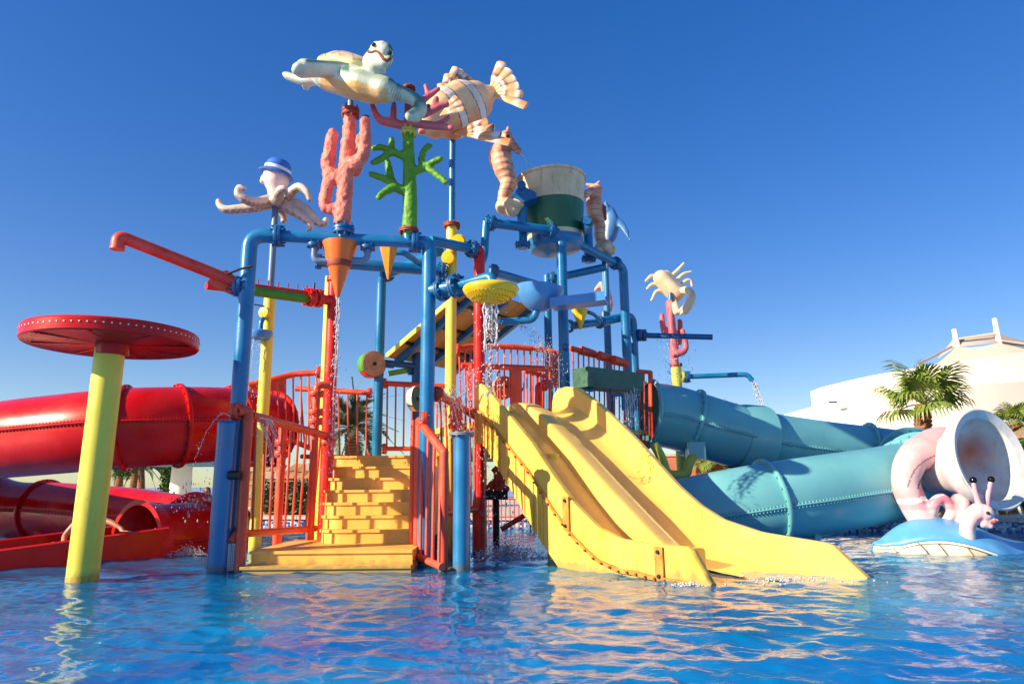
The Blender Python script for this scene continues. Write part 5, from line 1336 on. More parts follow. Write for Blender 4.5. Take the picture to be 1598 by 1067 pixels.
def fin(name, rootpx, tips, Yr, r0, r1, flat, parent, bands=(.4, .75)):
    mb = MB(); a = P(*rootpx[:2], Yf + rootpx[2]); tp_ = [P(x, y, Yf + d) for x, y, d in tips]
    col = []
    for i, tpp in enumerate(tp_):
        mid = a.lerp(tpp, .55) + V((0, -.02, 0)); s = S(a); k0 = len(mb.v)
        mb.blob(spline([a, a.lerp(tpp, .3), mid, tpp], 4), lerps([r0 * s * .5, r0 * s * .7, r1 * s * .85, r1 * s], 4), 10, lerps([r0 * s * .4, r0 * s * .45, r1 * s * .45, r1 * s * .35], 4), V((0, -1, .3)))
    LM = max((q - a).length for q in tp_)
    def fc(p, n):
        t = (p - a).length / LM; x, y = proj(p)
        c = mixc(lin(244, 208, 160), lin(234, 116, 20), max(0, min(1, flat + .1 + .35 * noise.noise(p * 3) - n.z * .5)))
        for b in bands:
            if abs(t - b) < .055: c = lin(226, 214, 204)
            elif abs(t - b) < .075: c = lin(120, 90, 70)
        return c
    me = mb.mesh(name, M['statue'], True, 60); paintmesh(me, fc); return link(name, me, parent)
fin('tail_fin', (763, 146, .32), [(783, 99, .3), (794, 110, .27), (802, 122, .24), (808, 134, .21), (814, 147, .18), (820, 165, .15)], 0, 6, 8.5, .3, FI)
fin('dorsal_fin', (690, 150, -.2), [(688, 132, -.25), (699, 117, -.15), (711, 106, -.1), (719, 110, -.05), (725, 115, -.02), (731, 120, .02), (737, 125, .06), (742, 131, .1), (746, 138, .12)], 0, 8, 6, .1, FI)
fin('pelvic_fin', (710, 208, -.3), [(760, 190, -.4), (770, 199, -.42), (780, 211, -.45), (795, 222, -.5)], 0, 5, 8, .55, FI)
fin('pectoral_fin', (688, 180, -.72), [(712, 152, -.75), (719, 160, -.77), (723, 170, -.78)], 0, 4, 6, .35, FI)
spot_on(fb, 668, 166, .04, M['dark'], 'eye', FI)
# ---------------- octopus
Yo = 11.4
OC = thing('octopus_statue', 'white octopus statue wearing a blue hat, curling its arms', 'octopus statue', P(431, 320, Yo))
sO = S(P(430, 290, Yo))
mb = MB()
mb.blob(spline(pl([(431, 312, 0), (431, 300, 0), (431, 284, 0), (432, 272, 0)], Yo), 4), lerps([a * sO for a in (11, 13, 19, 20)], 4), 18)
mb.blob(pl([(412, 277, -.05), (409, 283, -.08)], Yo), [5 * sO, 4 * sO], 10)
arms = [[(424, 315, 0), (400, 323, -.1), (375, 326, -.15), (352, 327, -.2), (343, 320, -.2), (341, 314, -.2)],
        [(424, 312, -.1), (402, 316, -.3), (384, 312, -.45), (372, 303, -.5), (374, 293, -.5), (380, 295, -.5)],
        [(430, 312, -.15), (434, 308, -.45), (437, 298, -.7), (443, 295, -.75), (446, 301, -.72)],
        [(440, 312, -.05), (453, 302, -.15), (466, 292, -.25), (478, 299, -.3), (483, 311, -.3)],
        [(438, 314, .1), (462, 318, .1), (482, 331, .1), (497, 348, .1), (507, 348, .1), (509, 342, .1)],
        [(436, 316, 0), (455, 328, .0), (474, 340, 0), (484, 350, 0), (482, 359, 0)],
        [(434, 316, .1), (440, 328, .2), (444, 340, .25), (442, 345, .25)], [(428, 316, .2), (410, 322, .5), (395, 318, .7), (388, 309, .75)]]
for a in arms:
    k = len(a); mb.blob(spline(pl(a, Yo), 5), lerps([sO * (9.5 - 5.2 * i / (k - 1)) for i in range(k)], 5), 12)
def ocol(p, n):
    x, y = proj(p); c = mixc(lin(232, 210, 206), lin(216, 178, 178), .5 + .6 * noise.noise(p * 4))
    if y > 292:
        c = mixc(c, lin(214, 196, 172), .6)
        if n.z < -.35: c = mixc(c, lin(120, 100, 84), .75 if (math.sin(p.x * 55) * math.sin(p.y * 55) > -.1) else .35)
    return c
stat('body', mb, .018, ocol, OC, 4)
hc = P(432, 270, Yo); hat_ax = V((.28, -.1, 1)).normalized()
mb = MB(); mb.lathe([(.02, .0), (21 * sO, -.0), (26.5 * sO, -.04), (27.5 * sO, -.025), (21 * sO, .03), (20 * sO, .05), (18.5 * sO, .16), (14 * sO, .225), (8 * sO, .25), (.01, .255)], hc, hat_ax, 36); ht = part('hat', mb, M['hatblue'], OC, True, 50)
mb = MB(); mb.lathe([(20.6 * sO, .035), (20.9 * sO, .04), (20.4 * sO, .09), (19.6 * sO, .095)], hc, hat_ax, 36); part('hat_band', mb, M['plasticwhite'], ht)
# ---------------- seahorses
def seahorse(label, Y0, spine, R, snout, crest, finp, ball, parent_base, flip=1):
    root = thing('seahorse_statue', label, 'seahorse statue', parent_base, 'seahorse statues beside the bucket')
    s = S(P(*spine[0][:2], Y0)); mb = MB()
    sp = spline(pl(spine, Y0), 10); rr = lerps([a * s for a in R], 10)
    rr = [a * (1.045 if (i // 2) % 2 else .985) for i, a in enumerate(rr)]
    mb.blob(sp, rr, 14)
    mb.blob(spline(pl(snout, Y0), 4), lerps([9 * s, 6.5 * s, 6 * s][:len(snout)], 4), 12)
    for a in crest: mb.blob(pl(a, Y0), [4 * s, 2.5 * s], 8)
    for (x, y, d, r) in ball: mb.ball(P(x, y, Y0 + d), r * s, 14)
    def sc(p, n):
        x, y = proj(p); c = mixc(lin(222, 182, 148), lin(190, 118, 88), .5 + .7 * noise.noise(p * 5))
        g = (p.z * 8.5) % 1.0
        if g < .14: c = mixc(c, lin(140, 70, 60), .7)
        if y > ball[0][1] - ball[0][3]: c = mixc(lin(226, 204, 172), lin(196, 160, 120), .5 + .6 * noise.noise(p * 7))
        return c
    o = stat('body', mb, .018, sc, root, 2)
    f = [P(x, y, Y0 + .12) for x, y in finp]; mb = MB(); mb.prism(f, V((0, .07, 0))); part('back_fin', mb, M['rustred'], root, False)
    return root, o
Ys = 11.7
r1_, o1 = seahorse('seahorse statue left of the bucket, spitting water into it', Ys, [(789, 222, 0), (782, 240, 0), (786, 262, 0), (793, 285, 0), (787, 305, 0), (788, 322, 0)], [13, 16, 16, 12, 10, 10],
    [(790, 212, -.05), (800, 226, -.1), (809, 236, -.15)], [[(792, 208, 0), (793, 199, 0)], [(785, 212, 0), (779, 207, 0)]], [(766, 228), (774, 232), (777, 250), (775, 266), (767, 260), (763, 245)],
    [(787, 322, 0, 14), (801, 320, -.2, 15), (800, 328, -.25, 11), (809, 318, -.3, 9)], P(795, 335, Ys))
spot_on(o1, 793, 213, .03, M['dark'], 'eye', r1_)
r2_, o2 = seahorse('seahorse statue right of the bucket in front of the dolphin', 12.7, [(930, 300, 0), (927, 318, 0), (929, 335, 0), (936, 352, 0), (936, 368, 0), (940, 384, 0)], [9, 13, 12, 9, 8.5, 8],
    [(932, 297, 0), (922, 298, -.15), (914, 304, -.25)], [[(930, 290, 0), (935, 284, 0)], [(924, 290, 0), (916, 288, 0)]], [(938, 315), (946, 322), (947, 342), (940, 345)],
    [(938, 388, 0, 11), (946, 384, -.15, 10), (933, 393, -.1, 9), (952, 390, -.1, 9)], P(940, 400, 12.7))
pipe('support_arm', [P(795, 325, Ys), P(815, 340, 11.55)], .04, M['bluedark'], r1_); pipe('support_arm', [P(940, 388, 12.7), P(943, 417, 12.6)], .04, M['bluedark'], r2_)
# ---------------- dolphin
Yd = 13.6
DO = thing('dolphin_statue', 'blue and white dolphin statue behind the right seahorse', 'dolphin statue', P(948, 385, Yd))
sD = S(P(950, 350, Yd)); mb = MB()
mb.blob(spline(pl([(944, 318, .1), (952, 332, .05), (955, 350, 0), (950, 368, 0), (946, 384, 0), (945, 420, 0)], Yd), 5), lerps([a * sD for a in (3, 9, 13, 13, 9, 5)], 5), 14)
mb.blob(spline(pl([(958, 342, 0), (966, 347, -.1), (975, 358, -.2), (984, 377, -.3)], Yd), 4), lerps([7 * sD, 7 * sD, 5 * sD, 1.5 * sD], 4), 12, lerps([4 * sD, 4 * sD, 3 * sD, 1 * sD], 4), V((0, -1, .3)))
mb.blob(spline(pl([(948, 330, 0), (946, 320, 0), (945, 314, 0)], Yd), 3), lerps([6 * sD, 4 * sD, 1.5 * sD], 3), 10)
stat('body', mb, .022, lambda p, n: mixc(lin(58, 116, 176), lin(206, 206, 214), max(0, min(1, (950 - proj(p)[0]) / 5)) * (1 if proj(p)[1] > 335 else 0)), DO, 4)
qd = xy(946, 440, Yd); rod('pole', at(qd, 1.9), at(qd, P(945, 405, Yd).z), .06, M['blue'], DO, 14)
# second far statue hanging below (pink tail)
# ---------------- crab
Yr = 15.1
CB = thing('crab_statue', 'cream crab statue with one big claw on the small pink coral', 'crab statue', P(1047, 468, Yr))
sC = S(P(1045, 445, Yr)); mb = MB()
for d in (-.22, 0, .22):
    mb.blob(pl([(1032, 434, d), (1055, 458, d)], Yr), [13 * sC, 13 * sC], 14)
mb.blob(pl([(1040, 428, -.2), (1062, 452, -.2)], Yr), [7 * sC, 7 * sC], 12); mb.blob(pl([(1027, 440, -.2), (1047, 463, -.2)], Yr), [6 * sC] * 2, 12)
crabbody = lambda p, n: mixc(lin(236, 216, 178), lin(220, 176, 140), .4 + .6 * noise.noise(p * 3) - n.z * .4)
stat('body', mb, .03, crabbody, CB, 5)
for pts in ([(1049, 430, 0), (1058, 421, 0), (1067, 411, 0)], [(1056, 438, 0), (1066, 428, 0), (1078, 424, 0)], [(1061, 446, -.1), (1071, 438, -.1), (1078, 438, -.1), (1080, 446, -.1)],
            [(1026, 434, 0), (1017, 430, 0), (1008, 438, 0)], [(1026, 443, 0), (1017, 444, 0), (1010, 450, 0)], [(1034, 454, 0), (1024, 455, 0), (1017, 468, 0)]):
    mb = MB(); k = len(pts); mb.blob(spline(pl(pts, Yr), 4), lerps([sC * (3.6 - 1.8 * i / (k - 1)) for i in range(k)], 4), 10)
    me = mb.mesh('leg', M['statue']); paintmesh(me, crabbody); link('leg', me, CB)
mb = MB(); mb.blob(spline(pl([(1060, 455, -.3), (1070, 453, -.4), (1079, 458, -.45), (1078, 470, -.5), (1069, 484, -.5), (1064, 488, -.5)], Yr), 4), lerps([sC * a for a in (5, 6, 5.5, 7, 7, 3.5)], 4), 12)
mb.blob(pl([(1068, 480, -.5), (1060, 486, -.5)], Yr), [4 * sC, 2.5 * sC], 8)
me = mb.mesh('claw', M['statue']); paintmesh(me, crabbody); link('claw', me, CB)
mb = MB(); mb.blob(pl([(1052, 468, -.3), (1056, 486, -.35)], Yr), [4 * sC, 6 * sC], 10); me = mb.mesh('claw', M['statue']); paintmesh(me, crabbody); link('claw', me, CB)
mb = MB(); mb.tube([P(1046, 468, Yr - .35), P(1046, 456, Yr - .38)], [.06, .03], 10); part('support_pin', mb, M['blue'], CB)
# ---------------- spray bars on the right
root = thing('spray_bar', 'straight dark blue spray bar pointing right from the bucket tower', 'spray bar', P(1000, 525, 13.2))
pipe('bar', [P(992, 523, 13.3), P(1112, 526, 13.0)], .055, M['bluedark'], root); flange(root, P(998, 523, 13.28), V((1, 0, 0)), .12, t=.06); flange(root, P(1005, 523, 13.26), V((1, 0, 0)), .12, t=.05)
root = thing('spray_bar', 'blue pipe with bent end spilling water, on the lime pole at right', 'spray bar', P(1075, 588, 15.2))
pipe('bar', [P(1064, 588, 15.2), P(1166, 584, 15.0), P(1174, 594, 15.0)], .055, M['blue'], root, .12); flange(root, P(1072, 588, 15.2), V((1, 0, 0)), .13, t=.08); flange(root, P(1066, 588, 15.2), V((1, 0, 0)), .11, 'yellowgreen', .05)
# ---------------- far seahorse hanging on blue pole behind the chute
root = thing('seahorse_statue', 'small pink seahorse statue behind the blue chute, mostly hidden', 'seahorse statue', P(946, 505, 14.6), 'seahorse statues beside the bucket')
mb = MB(); q = spline(pl([(930, 452, 0), (940, 445, 0), (947, 460, 0), (950, 478, 0), (945, 492, 0), (952, 512, 0)], 14.6), 8); s = S(q[0])
rr = lerps([3.5 * s, 6 * s, 7 * s, 7 * s, 5 * s, 2 * s], 8); mb.blob(q, [a * (1.1 if (i // 2) % 2 else .95) for i, a in enumerate(rr)], 12)
stat('body', mb, .025, lambda p, n: mixc(lin(226, 196, 180), lin(200, 130, 110), .5 + .8 * noise.noise(p * 5)), root, 2)
rod('pole', V((P(946, 520, 14.65).x, 14.65, .3)), P(944, 470, 14.65), .045, M['blue'], root)
# yellow cone on the right
root = thing('tipping_cone', 'small yellow water cone under the right arm of the bucket tower', 'water cone', P(908, 515, 12.2))
c = P(905, 484, 12.2); mb = MB(); mb.lathe([(13 * S(c), 0), (13.4 * S(c), .01), (.015, -(c.z - P(911, 514, 12.2).z))], c, (0, 0, 1), 6); part('cone', mb, M['dish'], root, False)
pipe('hanger', [P(918, 487, 12.2), P(926, 490, 12.3), P(934, 497, 12.5), P(936, 505, 12.7)], .035, M['blue'], root, .05)
# ================================================================== snail on its whale base
wb = W(1385, 862); YS = 10.6
SN = thing('snail_figure', 'pink snail figure with huge funnel shell on a blue-backed cream base', 'snail figure', V((P(1480, 850, YS).x, YS, 0)))
sS = S(P(1480, 800, YS))
def sq(px, py, d=0): return P(px, py, YS + d)
xs = [sq(x, 850).x for x in (1363, 1380, 1400, 1430, 1470, 1510, 1550, 1590, 1640)]
zt_ = [sq(1363, 857).z + .0, sq(1380, 843).z, sq(1400, 827).z, sq(1430, 814).z, sq(1470, 810).z, sq(1510, 818).z, sq(1550, 840).z, sq(1590, 852).z, sq(1640, 852).z]
zt_[0] = .05
hw = [.05, .3, .5, .68, .75, .7, .55, .42, .35]
rows = []; k = 13
NX = 40
for i in range(NX + 1):
    x = xs[0] + (xs[-1] - xs[0]) * i / NX; zt = interp(x, xs, zt_); w = interp(x, xs, hw)
    # smooth
    zt = sum(interp(x + e, xs, zt_) for e in (-.12, -.06, 0, .06, .12)) / 5; w = sum(interp(x + e, xs, hw) for e in (-.12, 0, .12)) / 3
    row = []
    for j in range(k):
        a = math.pi * j / (k - 1); row.append(V((x, YS - w * math.cos(a), max(zt, .03) * math.sin(a) ** .75 - .18 * abs(math.cos(a)))))
    rows.append(row)
mb = MB(); mb.sheet(rows); mb.f.append(tuple(range(k))); me = mb.mesh('base_belly', M['statue'], True, 60)
def bcol(p, n):
    c = mixc(lin(232, 222, 196), lin(206, 160, 80), max(0, min(1, (.10 - p.z) * 5 + .5 * noise.noise(p * 4))) * .6)
    return c
paintmesh(me, bcol); link('base_belly', me, SN)
rows2 = []                              # blue back: a thin shell whose lower lip arches over the belly
for i in range(NX + 1):
    t = i / NX; row = rows[i]; lip = interp(t, [0, .04, .1, .2, .3, .42, .55, .68, 1], [.45, .36, .27, .235, .2, .14, .07, .0, .0])
    r2 = []
    for j in range(11):
        a = lip + (1 - lip * .5 - lip) * j / 10; q = a * (k - 1); j0 = min(int(q), k - 2); p = row[j0].lerp(row[j0 + 1], q - j0)
        r2.append(p + V((0, -.03 * (1 - a * 1.2), .03)))
    rows2.append(r2)
mb = MB(); mb.sheet(rows2); me = mb.mesh('base_back', M['hatblue'].copy() if False else paint('whale_blue', lin(84, 158, 210), .35, .08, 3, lin(150, 180, 200), .3, 2), True, 60)
o = link('base_back', me, SN); md = o.modifiers.new('s', 'SOLIDIFY'); md.thickness = .03
mb = MB(); lipl = [r[0] + V((0, -.012, -.012)) for r in rows2]; mb.tube(lipl, .016, 8); part('lip_edge', mb, M['plasticwhite'], SN)
for x in (1392, 1421, 1445, 1477, 1505):
    cx = sq(x, 850).x; i = int((cx - xs[0]) / (xs[-1] - xs[0]) * NX); row = rows[i]; r2 = rows[min(i + 2, NX)]
    pts = [row[0].lerp(row[1], .3), row[1], row[2], row[3]] ; pts = [p + V((-.10 * (1 - j / 3) + .10 * 0 + (.10 - .07 * j) , -.004, 0)) for j, p in enumerate(pts)]
    mb = MB(); mb.blob(pts, .008, 6); part('belly_groove', mb, paint('groove_%d' % x, lin(120, 104, 84), .7), SN)
# pink tube shell
mb = MB(); path = [(1447, 818, .1), (1428, 790, .1), (1414, 756, .1), (1420, 722, .1), (1438, 706, .2), (1466, 694, .45), (1490, 698, .55)]
mb.blob(spline(pl(path, YS), 6), lerps([sS * a for a in (22, 21, 21, 23, 27, 30, 30)], 6), 24)
for pts, r in (([(1447, 806, 0), (1455, 796, -.05), (1458, 785, -.1), (1470, 778, -.1), (1482, 790, -.1), (1488, 806, -.05)], 8.5), ([(1482, 806, -.1), (1490, 792, -.1), (1494, 778, -.1), (1505, 782, -.15), (1503, 800, -.15), (1500, 815, -.15)], 8.5)):
    mb.blob(spline(pl(pts, YS), 5), r * sS, 12)
def spc(p, n):
    x, y = proj(p); c = mixc(lin(216, 150, 158), lin(216, 182, 182), .5 + .7 * noise.noise(p * 2.5))
    if y > 795: c = mixc(c, lin(220, 200, 198), .7)
    cx, cy = 1478, 770; r = math.hypot(x - cx, y - cy); a = math.degrees(math.atan2(cy - y, cx - x))
    if x < 1490 and y < 785:
        if -18 < a < -7: c = lin(236, 230, 226)
        elif a > 10 and (abs(r - 46) < 1.6 or abs(r - 62) < 1.0): c = lin(110, 80, 90)
        elif r < 44: c = mixc(c, lin(206, 90, 130), .6)
    if 1472 < x < 1494 and y < 745: c = mixc(lin(206, 50, 34), lin(236, 224, 220), .5 + .9 * math.sin(y * .28 + x * .35)) if y > 690 else c
    return c
stat('tube_shell', mb, .022, spc, SN, 3)
fc = sq(1532, 718, -.22); axf = (V((.34, -.92, .13))).normalized()
mb = MB(); RF = 78 * sS * 1.0
prof_ = [(.30, -.60), (.36, -.42), (.46, -.22), (.62, -.02), (.78, .10), (RF * .96, .16), (RF, .15), (RF * .98, .12)]
outer = [(.37, -.85), (.40, -.55), (.50, -.30), (.66, -.08), (RF * .88, .08), (RF * .985, .125), (RF, .15), (RF * .97, .165), (RF * .82, .11), (.60, -.06), (.46, -.22), (.32, -.32), (.15, -.36), (.01, -.37)]
mb.lathe(outer, fc, axf, 56); me = mb.mesh('funnel', M['statue'], True, 60)
def fnc(p, n):
    q = p - fc; h = q.dot(axf); r = (q - axf * h).length; c = lin(206, 202, 202)
    inside = n.dot(axf) > .05
    if inside and r < RF * .8:
        c = mixc(lin(214, 206, 206), lin(150, 140, 130), max(0, .4 + .8 * noise.noise(p * 3)) * .8)
        x, y = proj(p); dd = math.hypot((x - 1510) / 44, (y - 706) / 32); c = mixc(c, lin(206, 92, 52), max(0, 1.15 - dd + .4 * noise.noise(p * 6)) * .9)
    elif inside: c = mixc(c, lin(206, 214, 190), max(0, .3 + noise.noise(p * 2.5)) * .5)
    return c
paintmesh(me, fnc); link('funnel', me, SN)
# head
HD = -.62
mb = MB(); mb.blob(spline(pl([(1510, 842, HD + .1), (1510, 822, HD + .05), (1516, 806, HD), (1527, 798, HD - .02)], YS), 5), lerps([sS * a for a in (11, 10.5, 11.5, 13)], 5), 16)
mb.blob(pl([(1529, 799, HD), (1536, 800, HD - .04)], YS), [14 * sS, 13 * sS], 16)
mb.blob(spline(pl([(1541, 806, HD - .05), (1549, 811, HD - .08), (1556, 812, HD - .1)], YS), 4), lerps([10 * sS, 6 * sS, 2.6 * sS], 4), 12)
mb.blob(pl([(1537, 816, HD - .04), (1545, 820, HD - .07)], YS), [8.5 * sS, 4.5 * sS], 10)
def hcol(p, n):
    x, y = proj(p); c = mixc(lin(234, 204, 200), lin(226, 180, 182), .45 + .6 * noise.noise(p * 4))
    if y > 826: c = mixc(c, lin(226, 208, 204), .7)
    if x > 1546 and 811 < y < 819: c = mixc(c, lin(214, 84, 96), .85)
    if math.hypot(x - 1530, y - 812) < 5: c = mixc(c, lin(226, 120, 136), .5)
    return c
hd = stat('head', mb, .012, hcol, SN, 4)
STK = paint('stalk_pink', lin(224, 160, 172), .4); BLK = paint('gloss_black', lin(14, 12, 12), .12)
for pts in ([(1529, 790, HD), (1525, 778, HD), (1521, 764, HD), (1519, 750, HD)], [(1539, 790, HD + .06), (1541, 776, HD + .06), (1544, 762, HD + .06), (1547, 749, HD + .06)]):
    mb = MB(); mb.tube(spline(pl(pts, YS), 4), lerps([5 * sS, 4 * sS, 3.4 * sS, 3 * sS], 4), 12); st_ = part('eye_stalk', mb, STK, SN)
    mb = MB(); mb.ball(P(pts[-1][0], pts[-1][1] - 1, YS + pts[-1][2]), 5.2 * sS, 16); part('eye_ball', mb, BLK, st_)
spot_on(hd, 1541.5, 800, .024, M['dark'], 'eye', SN); line_on(hd, [(1546, 815), (1551, 815.5), (1555, 813)], .007, M['rustred'], 'mouth', SN)
# ================================================================== people
def person_mesh(name, mb, vox, mat, root): return link(name, remeshed(mb, name, vox, 3, M[mat]), root)
def people():
    # rider sitting in the exit of the red slide, one arm braced on the trough wall
    sg = max((-1, 1), key=lambda k: (sd * k).dot(V((.3, -1, 0))))
    dh = min((i * .02 for i in range(160)), key=lambda d: abs(proj(ex + tr_ * d + sd * sg * .75 + V((0, 0, -ex.z + .38)))[0] - 190))
    hx = ex + tr_ * dh + sd * sg * .75; hx.z = .42 - .25 * dh / 3.2 + .005
    b = ex + tr_ * (dh + .22) + sd * sg * .1; b.z = .02
    root = thing('person', 'person in dark swimwear sliding out of the red tube, hand on the trough edge', 'person', b)
    o = lambda x, y, z: V((b.x + x, b.y + y, b.z + z))
    mb = MB()
    mb.blob(spline([o(0, 0, .1), o(.0, 0, .3), o(.01, 0, .52), o(.02, -.01, .6)], 4), lerps([.16, .14, .17, .09], 4), 14, lerps([.12, .11, .12, .08], 4), V((1, 0, 0)))
    mb.blob([o(.02, -.01, .6), o(.03, -.02, .68)], [.055, .055], 10)
    mb.blob([o(.05, -.03, .74), o(.05, -.03, .82)], [.085, .092], 14)
    # arm reaching to the wall on the right, toward the camera
    sh = o(.13, -.12, .56); el = sh.lerp(hx, .5) + V((.05, .0, .04))
    mb.blob(spline([sh, el, hx + V((0, 0, .05))], 5), lerps([.055, .043, .03], 5), 10)
    mb.blob([hx + V((-.02, 0, .03)), hx + V((.05, -.02, .02))], [.03, .036], 10, [.018, .018], V((0, 0, 1)))
    for i in range(4): mb.blob([hx + V((.06, -.045 + .024 * i, .02)), hx + V((.11, -.055 + .026 * i, .022)), hx + V((.145 - .012 * abs(i - 1.5), -.06 + .028 * i, .005))], .0095, 6)
    mb.blob([hx + V((.0, .03, .02)), hx + V((.04, .065, .012)), hx + V((.075, .07, .01))], .01, 6)
    mb.blob(spline([o(-.14, .05, .54), o(-.3, .0, .32), o(-.22, -.15, .2)], 4), lerps([.055, .043, .032], 4), 10)
    for s in (-1, 1): mb.blob(spline([o(-.02, s * .1, .08), o(-.4, s * .12, .16), o(-.62, s * .12, .02), o(-.75, s * .12, .0)], 4), lerps([.095, .07, .05, .04], 4), 12)
    person_mesh('body', mb, .013, 'skin', root)
    mb = MB(); mb.blob([o(.045, -.02, .79), o(.04, -.01, .84)], [.098, .095], 14); person_mesh('hair', mb, .018, 'hair', root)
    mb = MB(); mb.blob([o(0, 0, .03), o(0, 0, .16)], [.175, .17], 14, [.135, .13], V((1, 0, 0))); mb.blob([o(-.02, .1, .08), o(-.25, .11, .13)], [.11, .09], 12); mb.blob([o(-.02, -.1, .08), o(-.25, -.11, .13)], [.11, .09], 12); person_mesh('shorts', mb, .018, 'swim', root)
    # woman with sunglasses beyond the slide
    Y = 20.2; b = P(321, 790, Y); h = P(321, 762, Y); b = V((b.x, Y, DECK_Z)); hz = P(321, 768, Y).z
    root = thing('person', 'person with long dark hair and sunglasses, chin on hand, beyond the red slide', 'person', b)
    o = lambda x, y, z: V((b.x + x, b.y + y, hz + z))
    mb = MB(); mb.blob([o(0, 0, -.04), o(0, -.01, .04)], [.07, .08], 14); mb.blob([o(.0, -.075, -.01), o(0, -.095, -.02)], [.014, .012], 8)
    mb.blob([o(0, .02, -.1), o(0, .02, -.18)], .05, 10)
    mb.blob(spline([o(0, .03, -.2), o(0, .04, -.42), o(0, .04, -.62), o(0, 0.05, min(-.7, DECK_Z - hz + .05))], 4), lerps([.14, .16, .13, .17], 4), 14, lerps([.09, .11, .1, .12], 4), V((1, 0, 0)))
    for s in (-1, 1): mb.blob(spline([o(s * .18, .02, -.24), o(s * .22, -.12, -.46), o(s * .04 + .02, -.16, -.2)], 4), lerps([.05, .04, .03], 4), 10)
    for i in range(4): mb.blob([o(-.02 + i * .022, -.16, -.19), o(-.02 + i * .022, -.15, -.12)], .009, 6)
    person_mesh('body', mb, .014, 'skin', root)
    mb = MB(); mb.blob([o(0, .025, .03), o(0, .03, .07)], [.095, .085], 14); mb.blob(spline([o(.0, .06, .02), o(.02, .08, -.15), o(.03, .08, -.3)], 4), lerps([.09, .1, .06], 4), 12); mb.blob([o(-.08, .0, -.02), o(-.1, -.03, -.22)], [.03, .025], 8); person_mesh('hair', mb, .016, 'hair', root)
    mb = MB(); mb.blob(spline([o(0, .04, -.34), o(0, .04, -.46)], 3), [.17, .17, .17, .165], 14, .118, V((1, 0, 0))); person_mesh('swimsuit', mb, .016, 'swim', root)
    mb = MB()
    for s in (-1, 1): mb.ball(o(s * .035, -.078, .015), .028, 10, (1, .35, .8))
    part('sunglasses', mb, M['dark'], root)
people()
# ================================================================== falling water
def octa(mb, c, r, st=1.0):
    x, y, z = c
    mb.add([(x + r, y, z), (x - r, y, z), (x, y + r, z), (x, y - r, z), (x, y, z + r * st), (x, y, z - r * st)],
           [(0, 2, 4), (2, 1, 4), (1, 3, 4), (3, 0, 4), (2, 0, 5), (1, 2, 5), (3, 1, 5), (0, 3, 5)])
def spray(label, p0, v0, n, T, jit=.02, vj=.15, r=(.004, .011), streams=0, seed=0, zmin=.0, name='falling_water', sr=.007):
    rr = random.Random(seed); mb = MB(); g = V((0, 0, -9.8)); p0 = V(p0); v0 = V(v0)
    for i in range(n):
        t = T * rr.random() ** .8; v = v0 + V((rr.gauss(0, vj), rr.gauss(0, vj), rr.gauss(0, vj))); q = p0 + V((rr.gauss(0, jit), rr.gauss(0, jit), rr.gauss(0, jit * .5))) + v * t + g * (.5 * t * t)
        if q.z > zmin: octa(mb, q, rr.uniform(*r) * (1.5 if rr.random() < .05 else .85), 2.4)
    for k in range(streams):
        d = V((rr.gauss(0, jit * 1.3), rr.gauss(0, jit * 1.3), 0)); v = v0 + V((rr.gauss(0, vj * .3), rr.gauss(0, vj * .3), 0)); te = T * rr.uniform(.55, .95)
        pts = [p0 + d + v * (te * i / 14) + g * (.5 * (te * i / 14) ** 2) + V((rr.gauss(0, .006), rr.gauss(0, .006), 0)) for i in range(15)]
        pts = [q for q in pts if q.z > zmin]
        if len(pts) > 2: mb.tube(pts, [sr * (1 - .6 * i / len(pts)) * rr.uniform(.7, 1.3) for i in range(len(pts))], 6)
    o = part(name, mb, M['drops'], None, True, 180); tag(o, label, 'water', None, 'stuff'); return o
rr = random.Random(5)
# dish shower: a ring of thin streams
mb = MB(); c = cd + V((0, 0, -.17))
for k in range(10):
    a = rr.uniform(0, 6.28); rad_ = rr.uniform(.02, .15); p = c + V((rad_ * math.cos(a), rad_ * math.sin(a), 0)); L = rr.uniform(.3, .75)
    pts = [p + V((rr.gauss(0, .008), rr.gauss(0, .008), -L * i / 12)) for i in range(13)]; mb.tube(pts, [.009 * rr.uniform(.4, 1.4) for _ in pts], 6)
for k in range(280):
    a = rr.uniform(0, 6.28); rad_ = abs(rr.gauss(0, .1)); z = -1.25 * rr.random() ** .8; octa(mb, c + V((rad_ * math.cos(a), rad_ * math.sin(a), z)), rr.uniform(.004, .012), 1.7)
o = part('falling_water', mb, M['drops'], None, True, 180); tag(o, 'water streaming from the yellow perforated dish', 'water', None, 'stuff')
tipc = V((c1.x - .02, c1.y + .02, ztip))
spray('water dribbling from the tip of the large orange cone', tipc, (.02, 0, -.8), 260, .62, .012, .06, (.004, .011), 3, 2)
spray('droplets around the spray-washed red column', at(qR, 2.75), (0, -.1, .2), 700, .72, .12, .32, (.004, .012), 0, 3)
spray('droplets in front of the left red column', at(qL, 2.9), (0, -.15, 0), 220, .7, .08, .22, (.004, .011), 0, 4)
spray('water jets arching over the sloping rail by the red column', P(690, 622, 9.6), (.55, .3, 1.0), 420, .5, .12, .3, (.004, .010), 14, 5)
spray('water curling along the left handrail', P(400, 652, 9.0), (.5, .9, .25), 150, .4, .05, .2, (.004, .009), 8, 6)
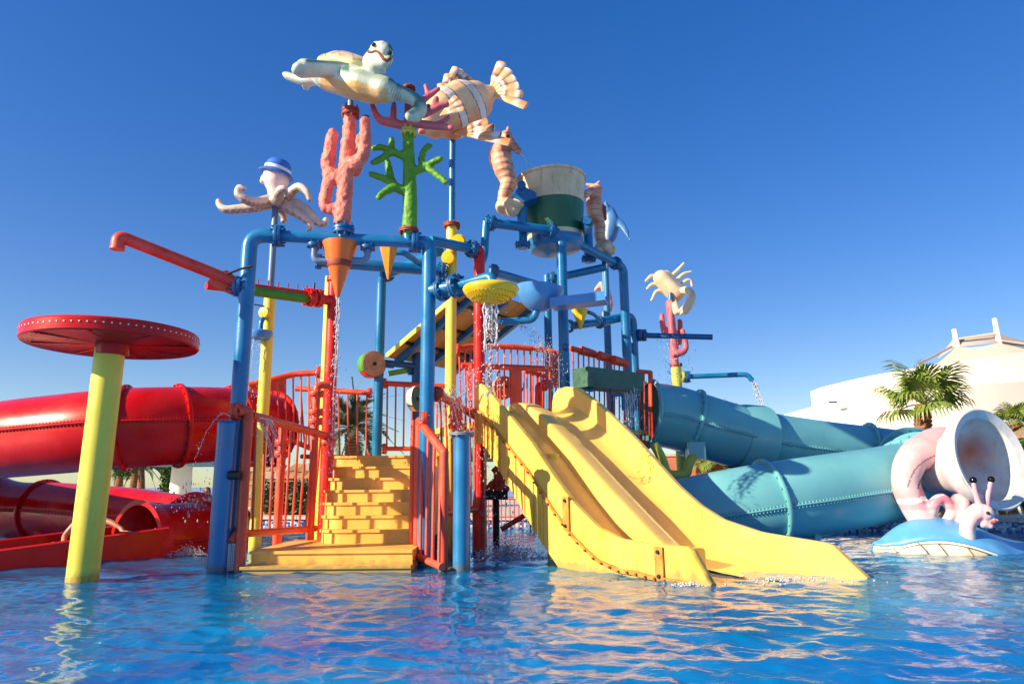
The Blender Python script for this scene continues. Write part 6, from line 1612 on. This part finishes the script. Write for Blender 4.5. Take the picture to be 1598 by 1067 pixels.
spray('thin water jet arching left from the blue post toward the red slide', P(357, 648, 8.7), (-.9, 0, .7), 70, .55, .01, .05, (.003, .006), 1, 7, sr=.0035)
spray('water spilling from the bent blue pipe at the right', P(1174, 596, 15.0), (.45, 0, -.2), 240, .52, .025, .12, (.006, .014), 3, 8)
spray('thin water jet spat by the seahorse into the bucket', P(811, 238, 11.5), (.7, .2, -.1), 50, .28, .006, .05, (.003, .007), 1, 9)
spray('fine mist thrown from the drain pipe toward the blue tower', P(800, 505, 11.0), (1.7, .2, .1), 420, .45, .02, .3, (.003, .007), 0, 10)
spray('water sheeting off the green trough at the right post', P(980, 607, 11.7), (0, 0, -.5), 420, .5, .1, .12, (.005, .012), 10, 11)
spray('water sprinkling from the spray bar over the pink coral', P(1052, 528, 13.1), (0, 0, 0), 300, .42, .14, .12, (.004, .010), 0, 12)
spray('drips below the small blue shower dish', P(405, 528, 11.2), (0, 0, -.2), 110, .55, .04, .06, (.004, .009), 2, 13)
spray('droplets flying near the red slide exit', P(300, 800, 11.6), (-.2, 0, 2.2), 130, .55, .2, .5, (.006, .018), 0, 14)
spray('splashes on the rail at the slide head', P(850, 545, 11.9), (0, -.2, .6), 240, .3, .12, .4, (.004, .009), 0, 15)
# water churning where jets land
def foam(label, c, rx, ry, n, h, seed):
    r2 = random.Random(seed); mb = MB()
    for i in range(n):
        a = r2.uniform(0, 6.28); q = abs(r2.gauss(0, .5)); octa(mb, (c.x + rx * q * math.cos(a), c.y + ry * q * math.sin(a), abs(r2.gauss(0, h)) * (1.2 - min(q, 1))), r2.uniform(.004, .014), 1.0)
    o = part('splash', mb, M['drops'], None, True, 180); tag(o, label, 'splash', None, 'stuff')
foam('white splash at the foot of the red column beside the slide', W(790, 868), .55, .35, 1100, .10, 1)
foam('white splash by the red slide dome', W(296, 866), .4, .2, 500, .06, 2)

foam('bubbles along the end of the left slide lane', W(1080, 912), .35, .16, 160, .012, 3)
foam('bubbles where the right slide lane runs into the pool', W(1235, 905), .7, .35, 260, .012, 4)
